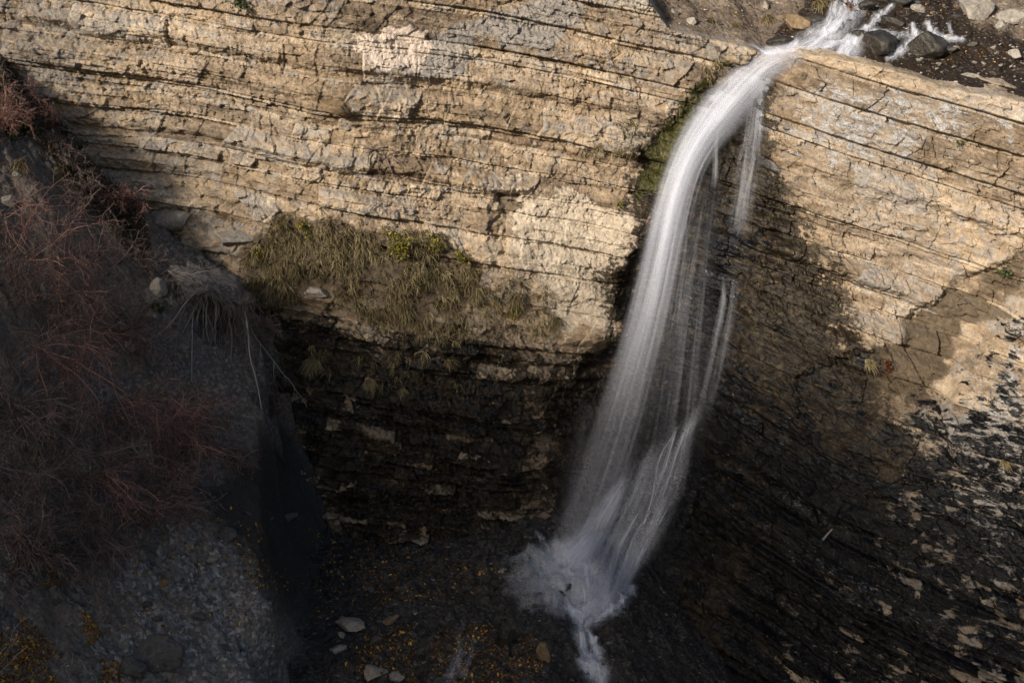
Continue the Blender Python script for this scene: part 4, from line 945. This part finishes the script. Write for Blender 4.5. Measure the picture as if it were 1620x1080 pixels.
def local(o, e):
    """keep world-built meshes in place under an Empty that sits at the thing's base"""
    o.parent = e; o.matrix_parent_inverse = e.matrix_world.inverted() if False else __import__('mathutils').Matrix.Translation(-e.location)

def bare_bush(px, py, aim, L, label, stems=7, per=(9, 6), mat=None, leaves=50, spread=.45, which='g', lmat=None, thick=.020, lsize=.032):
    """aim: pixel towards which the stems lean"""
    P = hp(px, py, which); Dp = np.array([aim[0] - px, 0, -(aim[1] - py)], float); Dp = Dp / (np.linalg.norm(Dp) + 1e-9)
    L = L * (1.3 if L > 1.5 else 1.1)
    e = thing("bare_bush", label, "bush", P, "bare bushes on the left bank")
    d0 = unit(Dp * .9 + np.array([.1, -.75, .35]) + rp.normal(0, spread, (stems, 3)))
    st = grow(np.repeat((P - np.array([0, 0, .1]))[None], stems, 0) + rp.normal(0, .08, (stems, 3)), d0, L * rp.uniform(.6, 1.1, stems), 9, .5, .10)
    T = Tubes(); T.add(st, thick, thick * .5, 4, rp.uniform(.6, 1, stems))
    p, d, t = side_shoots(st, per[0], .15, 1, .55); s2 = grow(p, d, L * .42 * rp.uniform(.4, 1.1, len(p)), 7, .5, .16); T.add(s2, thick * .55, thick * .3, 3)
    p, d, t = side_shoots(s2, per[1], .15, 1, .6); s3 = grow(p, d, L * .19 * rp.uniform(.4, 1.2, len(p)), 5, .4, .2); T.add(s3, thick * .36, thick * .24, 3)
    p, d, t = side_shoots(s3, 1, .2, 1, .7); s4 = grow(p, d, L * .09 * rp.uniform(.4, 1.3, len(p)), 4, .3, .2); T.add(s4, thick * .30, thick * .20, 3)
    o = T.build("branches", mat or M_red); local(o, e)
    if leaves:
        q = s3[rp.integers(0, len(s3), leaves), rp.integers(1, 5, leaves)]
        o = leaf_part("leaves", q, lsize, lmat or M_oleaf, None); local(o, e)
    return e
bare_bush(12, 420, (180, 290), 2.9, "bare red bush dotted with orange leaves, reaching up from the left edge of the bank", 7, (10, 6), leaves=90)
bare_bush(30, 470, (120, 350), 2.4, "thin grey-brown bush tangled below the orange-dotted bush at the left edge", 7, (9, 6), mat=M_greytw, leaves=40)
bare_bush(55, 545, (160, 600), 2.6, "bright red bush whose stems fan out rightward in the middle of the bank", 8, (10, 7), leaves=35)
bare_bush(175, 640, (330, 560), 2.4, "red bush spreading in front of the hanging roots", 8, (10, 7), leaves=60)
bare_bush(250, 720, (380, 620), 2.2, "red-brown bush below the tips of the hanging roots", 7, (10, 7), leaves=40)
bare_bush(60, 760, (90, 660), 2.6, "dark brown bush in the lower left above the grey outcrop", 8, (10, 7), mat=M_greytw, leaves=20)
bare_bush(130, 760, (220, 690), 2.3, "dull red bush in the middle of the lower bank", 8, (10, 7), leaves=35)
bare_bush(150, 880, (180, 740), 2.2, "dark bare bush standing above the grey scree", 8, (10, 7), mat=M_greytw, leaves=18)
bare_bush(10, 650, (90, 620), 2.3, "dark tangled bush at the left edge under the bright red bush", 7, (10, 7), mat=M_greytw, leaves=25)
bare_bush(10, 200, (45, 110), 1.3, "dense rusty bush against the cliff at the top of the bank", 9, (12, 8), leaves=420, lmat=M_rleaf, lsize=.04)
bare_bush(70, 190, (85, 140), 1.0, "dark red bush just below the overhanging cliff ledge", 8, (11, 8), leaves=260, lmat=M_rleaf, lsize=.04)
bare_bush(190, 330, (210, 270), 1.1, "rust-leaved bush at the right end of the dark hedge below the lit wall", 8, (11, 8), leaves=260, lmat=M_rleaf, lsize=.04)
bare_bush(140, 330, (130, 280), 1.2, "grey twiggy bush in the dark hedge above the red bushes", 8, (10, 7), mat=M_greytw, leaves=40)
bare_bush(100, 250, (120, 220), 1.0, "brown twiggy bush beside the dark green plants at the bank top", 8, (10, 7), mat=M_greytw, leaves=60, lmat=M_rleaf)
bare_bush(240, 420, (235, 360), .9, "small dark shrub right under the foot of the lit wall", 7, (9, 7), mat=M_greytw, leaves=120, lmat=M_gleaf)
M_mauve = tone_mat("mauve_twig", [(0, (.06, .043, .040)), (.6, (.15, .105, .096)), (1, (.30, .215, .20))])
bare_bush(110, 470, (200, 390), 2.0, "brown tangled bush on the soil patch between the red bushes", 8, (10, 7), mat=M_mauve, leaves=60)
bare_bush(190, 530, (270, 470), 1.7, "pale brown bush just left of the hanging roots", 8, (10, 7), mat=M_mauve, leaves=40)
bare_bush(40, 640, (150, 700), 2.2, "mauve-brown bush under the bright red bush in the middle of the bank", 8, (10, 7), mat=M_mauve, leaves=40)
bare_bush(290, 690, (350, 640), 1.8, "brown bush hanging over the black sand below the roots", 8, (10, 7), mat=M_mauve, leaves=40)
bare_bush(230, 830, (280, 720), 1.9, "thin brown bush rising from the top of the grey scree", 8, (10, 7), mat=M_mauve, leaves=25)
bare_bush(40, 900, (60, 800), 1.7, "mauve bush beside the grey outcrop at the left edge", 8, (10, 7), mat=M_mauve, leaves=25)
bare_bush(415, 520, (430, 470), .8, "small dark bush at the edge of the hollow right of the hanging roots", 7, (9, 7), mat=M_greytw, leaves=120, lmat=M_rleaf, which="cg")
bare_bush(430, 640, (440, 590), .8, "low dark bush at the foot of the dark wall beside the black sand", 7, (9, 7), mat=M_greytw, leaves=80, lmat=M_rleaf, which="cg")
# bleached twigs at the very bottom left
for px, py, aim, lb in [(95, 1120, (110, 960), "bleached bare twig bush rising at the bottom left edge"), (-12, 1080, (15, 1000), "pale twigs poking in from the lower left corner"), (165, 1120, (150, 1030), "sparse pale twig beside the yellow leaves at the bottom")]:
    P = hp(px, py, 'g'); e = thing("bleached_bush", lb, "bush", P, "bleached bushes at the bottom edge")
    m = 5; st = grow(np.repeat(P[None], m, 0), unit(np.array([(aim[0] - px) / 150, -.35, 1.0]) + rp.normal(0, .22, (m, 3))), 1.9 * rp.uniform(.5, 1, m), 8, .1, .12)
    T = Tubes(); T.add(st, .014, .006, 4); p, d, t = side_shoots(st, 5, .3, 1, .5); s2 = grow(p, d, .55 * rp.uniform(.4, 1, len(p)), 6, .1, .15); T.add(s2, .007, .004, 3)
    o = T.build("branches", M_palew); local(o, e)

# the torn root mat hanging over the hollow
P = hp(338, 448, 'cg'); P = P + (CAM - P) / np.linalg.norm(CAM - P) * .9; e = thing("root_mat", "grey torn tree stump mat with long bare roots hanging over the dark hollow", "uprooted stump", P)
Vn, F = ICO[4]; rgx = np.random.default_rng(4)
V = Vn * np.array([1.15, .75, .38]); V[:, 2] -= .34 * V[:, 0]; V[:, 2] += .3 * V[:, 1]
V[:, 2] += .22 * np.sin(V[:, 0] * 4.1 + 1) * (V[:, 2] < 0) + .16 * fbm(V[:, 0] * 1.6, V[:, 1] * 1.6, 15, 3)
V = V * (1 + .50 * fbm(Vn[:, 0] * 2.2, Vn[:, 1] * 2.2 + Vn[:, 2] * 2, 5, 4) + .10 * fbm(Vn[:, 0] * 14, Vn[:, 1] * 4 + Vn[:, 2] * 14, 6, 3))[:, None]
k = NT("stump_fibre"); Pq = k.n('ShaderNodeTexCoord').outputs['Object']; nn = k.noise(k.vscale(Pq, (3, 9, 12)), 2.2, 6, .7, .4)
M_stump = k.done(k.ramp(nn, [(.32, (.04, .036, .034)), (.5, (.15, .14, .135)), (.68, (.36, .34, .33))]), .9, k.bump(nn, 1, .08))
o = mesh_np("stump", V, F, M_stump); o.parent = e; o.location = (0.0, -.5, .1)
for m in range(46):                                     # each root its own part
    u = rp.uniform(-.75, 1.15); big = m < 16
    p0 = P + np.array([u * .95 + .1, -.5 - rp.uniform(0, .6), -.15 - .34 * u - rp.uniform(0, .2)])
    Lr = rp.uniform(3.4, 6.2) if big else rp.uniform(1.6, 6.0)
    dr = unit(np.array([[rp.normal((u - .2) * .20, .10), -.75 + rp.normal(0, .12), -.72]]))
    rt = grow(p0[None], dr, Lr, 18, .35, .10); T = Tubes(); r_ = rp.uniform(.022, .036) if big else rp.uniform(.007, .016); T.add(rt, r_, r_ * .35, 5, rp.uniform(.5, 1) if big else rp.uniform(0, .7))
    p, d, t = side_shoots(rt, 5, .2, 1, .35); T.add(grow(p, unit(d + np.array([0, -.4, -.4])), Lr * .22 * rp.uniform(.3, 1, 5), 6, .5, .1), r_ * .4, r_ * .15, 3)
    local(T.build("root", M_root), e)
T = Tubes(); i_ = rgx.integers(0, len(V), 900); p0 = V[i_] + P + np.array([0, -.5, .1]); ok_ = p0[:, 2] > P[2] - .5
T.add(grow(p0[ok_], unit(V[i_][ok_] * np.array([.6, .6, 1.2]) + np.array([.3, -.5, -.5]) + rp.normal(0, .35, (ok_.sum(), 3))), rp.uniform(.15, .5, ok_.sum()), 5, 1.2, .25), .008, .004, 3)
local(T.build("peat_fibres", M_root, kind='stuff'), e)
T = Tubes()
for m in range(14):
    a = P + np.array([-1.2 + rp.uniform(-.1, .3), -.7, .6]); dr = unit(np.array([[1, -.2 + rp.normal(0, .15), -.45 + rp.normal(0, .18)]])); T.add(grow(a[None], dr, rp.uniform(.7, 1.9), 8, .1, .22), .014, .006, 4, rp.uniform(.3, 1))
local(T.build("bleached_root", M_palew), e)
T = Tubes(); m = 260
p0 = P + np.stack([rp.uniform(-1.2, 1.3, m), rp.uniform(-1.0, -.3, m), rp.uniform(-.6, 0, m)], -1)
T.add(grow(p0, unit(np.stack([rp.normal(0, .3, m), rp.normal(-.8, .2, m), np.full(m, -.7)], -1)), rp.uniform(.5, 2.4, m), 8, .5, .12), .006, .003, 3, rp.uniform(0, .6, m))
o = T.build("root_fibres", M_greytw, kind='stuff'); local(o, e)

# grass
def blades(P, n, L, up, wid=.012, sag=1.6, rg=rp):
    """n drooping blades from each point in P -> V,F,tone"""
    m = len(P) * n; P0 = np.repeat(P, n, 0) + rg.normal(0, .05, (m, 3)); d = unit(np.repeat(up, n, 0) + rg.normal(0, .42, (m, 3)))
    Lb = np.repeat(L, n) * rg.uniform(.5, 1.15, m); k = 5; st = (Lb / (k - 1))[:, None]; pts = [P0]
    for i in range(1, k):
        d = unit(d + np.array([0, 0, -sag / k]) + rg.normal(0, .07, (m, 3))); pts.append(pts[-1] + d * st)
    C = np.stack(pts, 1); S = unit(np.cross(C[:, -1] - C[:, 0], rg.normal(size=(m, 3)))); wv = wid * np.array([1, .9, .7, .45, .08])
    V = np.concatenate([C - S[:, None] * wv[None, :, None], C + S[:, None] * wv[None, :, None]], 1).reshape(-1, 3)
    F = np.array([(i, i + 1, i + 1 + k, i + k) for i in range(k - 1)]); FF = (F[None] + (np.arange(m) * 2 * k)[:, None, None]).reshape(-1, 4)
    return V, FF, np.repeat(np.clip(np.repeat(rg.random(len(P)), n) * .72 + rg.random(m) * .28, 0, 1), 2 * k)
def grass_patch(name, poly_ns, Lr, mat, which='c', nb=18, wid=.011, kind='stuff', sag=1.7, out=(0, -1, .35)):
    PP = np.concatenate([scatter_poly(p, n, rp) for p, n in poly_ns]); P, wh = hit(PP[:, 0], PP[:, 1], which)
    P = P[[h_ != ' ' for h_ in wh]]; keep = (fbm(P[:, 0] * 1.3, P[:, 2] * 2.0, 66, 3) > -.34 + .3 * rp.random(len(P))); P = P[keep]
    up = np.repeat(np.array(out, float)[None], len(P), 0)
    V, F, t = blades(P, nb, rp.uniform(Lr[0], Lr[1], len(P)), up, wid, sag); return mesh_np(name, V, F, mat, {"tone": ('FLOAT', t)}, kind=kind)
grass_patch("grass", [([(440, 335), (520, 330), (620, 360), (700, 372), (750, 405), (770, 450), (750, 490), (660, 500), (560, 470), (480, 465), (440, 470), (390, 450), (390, 405)], 1100),
                      ([(560, 470), (700, 480), (770, 500), (740, 545), (640, 530), (560, 500)], 170), ([(760, 400), (800, 440), (860, 520), (800, 540), (740, 480)], 50), ([(560, 550), (700, 560), (840, 600), (820, 640), (600, 620)], 36), ([(370, 440), (430, 470), (450, 560), (450, 640), (410, 620), (380, 520)], 120), ([(385, 400), (470, 420), (470, 470), (400, 490)], 150), ([(800, 430), (870, 450), (880, 530), (810, 500)], 36), ([(470, 540), (540, 550), (520, 600), (470, 590)], 26)], (.14, .56), M_straw)
grass_patch("ledge_grass", [([(940, 228), (1000, 236), (995, 260), (915, 245)], 40), ([(975, 190), (1020, 192), (1015, 212), (980, 208)], 26), ([(1050, 180), (1100, 150), (1060, 260), (1010, 300)], 7), ([(1100, 95), (1150, 92), (1120, 130)], 16)], (.12, .30), M_straw, nb=16)
tuf = []
for q in range(4):
    V, F, t = blades(np.zeros((6, 3)) + rp.normal(0, .06, (6, 3)), 26, np.full(6, .6), np.repeat(np.array([[0, -1, .5]]), 6, 0), .011, 1.9)
    tuf.append(mesh_np("grass_tussock", V, F, M_straw, {"tone": ('FLOAT', t)}, link=False))
def tussock(px, py, s, label, which='c', rx=0, group="grass tussocks on the rock ledges"):
    o = tuf[random.randrange(4)].copy(); COL.objects.link(o); o.location = hp(px, py, which) - np.array([0, -.02, 0]); o.scale = (s, s, s); o.rotation_euler = (rx, 0, random.uniform(-.5, .5)); return tag(o, label, "grass tussock", group)
tussock(820, 470, 1.3, "hanging straw tussock on the pale wall left of its mottled curtain")
tussock(882, 508, .9, "tan tussock at the lower edge of the pale wall")
tussock(500, 572, 1.2, "lone straw tussock hanging on the dark lower wall")
tussock(583, 602, .9, "small round tussock on the dark wall below the lone one")
tussock(708, 572, .8, "small straw tussock on the blocky dark wall")
tussock(1372, 572, .8, "green-yellow tussock on the ledge of the right wall beside rusty leaves")
tussock(1396, 30, .9, "dry tuft in the upper stream rocks", 'h') if 0 else None
tussock(1300, 6, 1.3, "long straw grass hanging over the left side of the upper stream", 'h')
tussock(1215, 30, .9, "yellow-green tuft on the soil above the cliff", 'h')
tussock(1125, 34, .8, "orange-brown tuft on the soil at the cliff edge", 'h')
tussock(1162, 42, .7, "dry tuft between the orange and the yellow-green tufts above the cliff", 'h')
tussock(1585, 728, .7, "tan tuft under the pale block at the right edge")
tussock(100, 268, 1.2, "straw tuft fanning out on the dark bank", 'g')
tussock(35, 262, 1.1, "grey drooping tuft on the upper bank beside pale stones", 'g')

# leafy shrubs and plants
def shrub(name, px, py, size, n, label, mat, cat="shrub", which='c', lsize=.045, asp=.6, group=None, squash=(1, .7, .9)):
    P = hp(px, py, which); e = thing(name, label, cat, P, group)
    m = 12; st = grow(np.repeat(P[None], m, 0), unit(np.array([0, -.8, .45]) + rp.normal(0, .55, (m, 3))), size * rp.uniform(.5, 1.1, m), 6, .5, .15)
    T = Tubes(); T.add(st, .010, .004, 3); p, d, t = side_shoots(st, 5, .3, 1, .7); s2 = grow(p, d, size * .4 * rp.uniform(.4, 1, len(p)), 5, .4, .2); T.add(s2, .005, .003, 3)
    local(T.build("stems", M_greytw), e)
    q = s2[rp.integers(0, len(s2), n), rp.integers(1, 5, n)] + rp.normal(0, .05, (n, 3)); local(leaf_part("leaves", q, lsize, mat, None, asp), e); return e
shrub("shrub", 632, 388, .75, 520, "bright yellow-green shrub in the middle of the ledge grass", M_yleaf)
shrub("shrub", 690, 385, .5, 240, "orange-yellow shrub at the right end of the ledge grass", M_yleaf)
shrub("shrub", 728, 405, .45, 190, "sparse yellow shrub nearest the dark seep beside the ledge grass", M_yleaf)
shrub("shrub", 480, 362, .4, 160, "small olive shrub at the left of the ledge grass", M_yleaf)
shrub("shrub", 410, 402, .5, 200, "yellow-leaved plant on the ledge just above the root mat", M_yleaf, which='cg')
shrub("shrub", 812, 490, .5, 160, "orange-leaved plant trailing down the pale wall", M_oleaf if 0 else M_yleaf)
shrub("shrub", 980, 322, .22, 70, "small yellow-green plant on the lip beside the waterfall jet", M_yleaf, lsize=.03)
shrub("shrub", 1405, 580, .35, 110, "rusty-leaved plant on the ledge of the right wall", M_rleaf)
shrub("shrub", 1590, 430, .4, 90, "dark green plant at the right edge of the tan wall", M_gleaf)
shrub("shrub", 1290, 388, .18, 40, "tiny yellow plant on the right wall ledge nearest the fall", M_yleaf, lsize=.03)
shrub("shrub", 1362, 402, .2, 40, "tiny orange plant farther along the right wall ledge", M_yleaf, lsize=.03)
shrub("shrub", 1325, 487, .16, 30, "tiny green plant on the blocky part of the right wall", M_gleaf, lsize=.03)
shrub("shrub", 1570, 632, .2, 40, "small green plant on the pale block at the right edge", M_gleaf, lsize=.03)
shrub("shrub", 1518, 228, .22, 60, "little dark plant in the crack of the right buttress", M_gleaf, lsize=.03)
shrub("shrub", 1325, 188, .14, 30, "tiny green sprig high on the right buttress", M_gleaf, lsize=.025)
shrub("shrub", 1340, 8, .5, 150, "rusty-leaved shrub over the head of the upper stream", M_rleaf, which='h')
shrub("shrub", 380, 8, .6, 200, "dark green plant clinging to the top edge of the left cliff", M_gleaf)
for a, b, s, lb in [(45, 205, .5, "dark green leafy plant on the bank, upper of two by the soil patch"), (15, 210, .3, "small green plant at the left edge of the bank"), (75, 195, .35, "green leafy plant beside the rusty bushes"), (118, 232, .5, "dark green clump at the start of the hedge below the wall"),
                    (150, 255, .55, "ivy-green clump in the middle of the hedge below the wall"), (112, 270, .35, "small green clump below the hedge beside the straw tuft"), (250, 490, .3, "green plant under the white upright stone"), (180, 290, .4, "green clump at the right of the hedge below the wall")]:
    shrub("leafy_plant", a, b, s, 150, lb, M_gleaf, "plant", 'g', .07, .6)
# tangled ground cover along the foot of the lit wall
T = Tubes(); pp = scatter_poly([(0, 100), (110, 205), (230, 345), (245, 420), (180, 400), (120, 330), (60, 240), (0, 200)], 1300, rp); Pc, wh = hit(pp[:, 0], pp[:, 1], 'g')
T.add(grow(Pc, unit(np.array([.1, -.6, .5]) + rp.normal(0, .6, (len(Pc), 3))), rp.uniform(.3, .9, len(Pc)), 6, 1.2, .2), .006, .003, 3)
pp = scatter_poly([(345, 440), (400, 455), (440, 540), (450, 650), (420, 660), (390, 560)], 420, rp); Pc, wh = hit(pp[:, 0], pp[:, 1], "cg")
T.add(grow(Pc, unit(np.array([.1, -.7, .3]) + rp.normal(0, .5, (len(Pc), 3))), rp.uniform(.3, .8, len(Pc)), 6, 1.8, .2), .006, .003, 3)
T.build("undergrowth", M_greytw, kind='stuff')
pp = scatter_poly([(0, 90), (110, 195), (230, 340), (245, 420), (200, 390), (120, 300), (60, 220), (0, 170)], 6000, rp); Pc, wh = hit(pp[:, 0], pp[:, 1], 'g')
Pc = Pc + np.abs(rp.normal(0, .30, (len(Pc), 1))) * np.array([0, -.8, .5]); V, F, t = leaves_mesh(Pc, .055)
k = NT("dark_leaf_cover"); M_cover = k.done(k.ramp(k.attr("tone"), [(0, (.012, .008, .005)), (.4, (.035, .018, .009)), (.7, (.022, .028, .008)), (1, (.10, .055, .015))]), .7)
mesh_np("ground_cover", V, F, M_cover, {"tone": ('FLOAT', t)}, smooth=False, kind='stuff')

# dead wood on the walls
def dead_wood(name, lines, r0, mat, label, cat, which='c', off=.08):
    T = Tubes()
    for ln in lines: T.add(path_px(ln, 12, off, which)[None], r0, r0 * .4, 5)
    o = T.build(name, mat); return tag(o, label, cat)
dead_wood("dead_root", [[(1454, 212), (1460, 228), (1462, 250), (1461, 272)], [(1456, 216), (1448, 222)], [(1462, 256), (1452, 270)]], .022, M_greytw, "thin dark root hanging down the right buttress", "root")
dead_wood("dead_bush", [[(588, 232), (600, 246), (612, 252), (630, 242)], [(600, 246), (598, 266), (606, 290)], [(584, 240), (582, 262)], [(612, 252), (622, 276), (634, 296)], [(566, 226), (588, 236), (604, 234)], [(592, 250), (610, 264)], [(620, 248), (640, 262)]], .026, M_greytw, "dry twisted dead bush hanging from the middle of the tan cliff", "dead bush", off=.12)
dead_wood("stick", [[(1301, 855), (1308, 846), (1317, 836)]], .05, M_palew, "pale broken stick lying on the black lower wall", "stick")
dead_wood("log", [[(842, 957), (870, 960), (892, 967)]], .07, M_greytw, "dark log at the lower rim of the foaming pool", "log", 'g', .1)
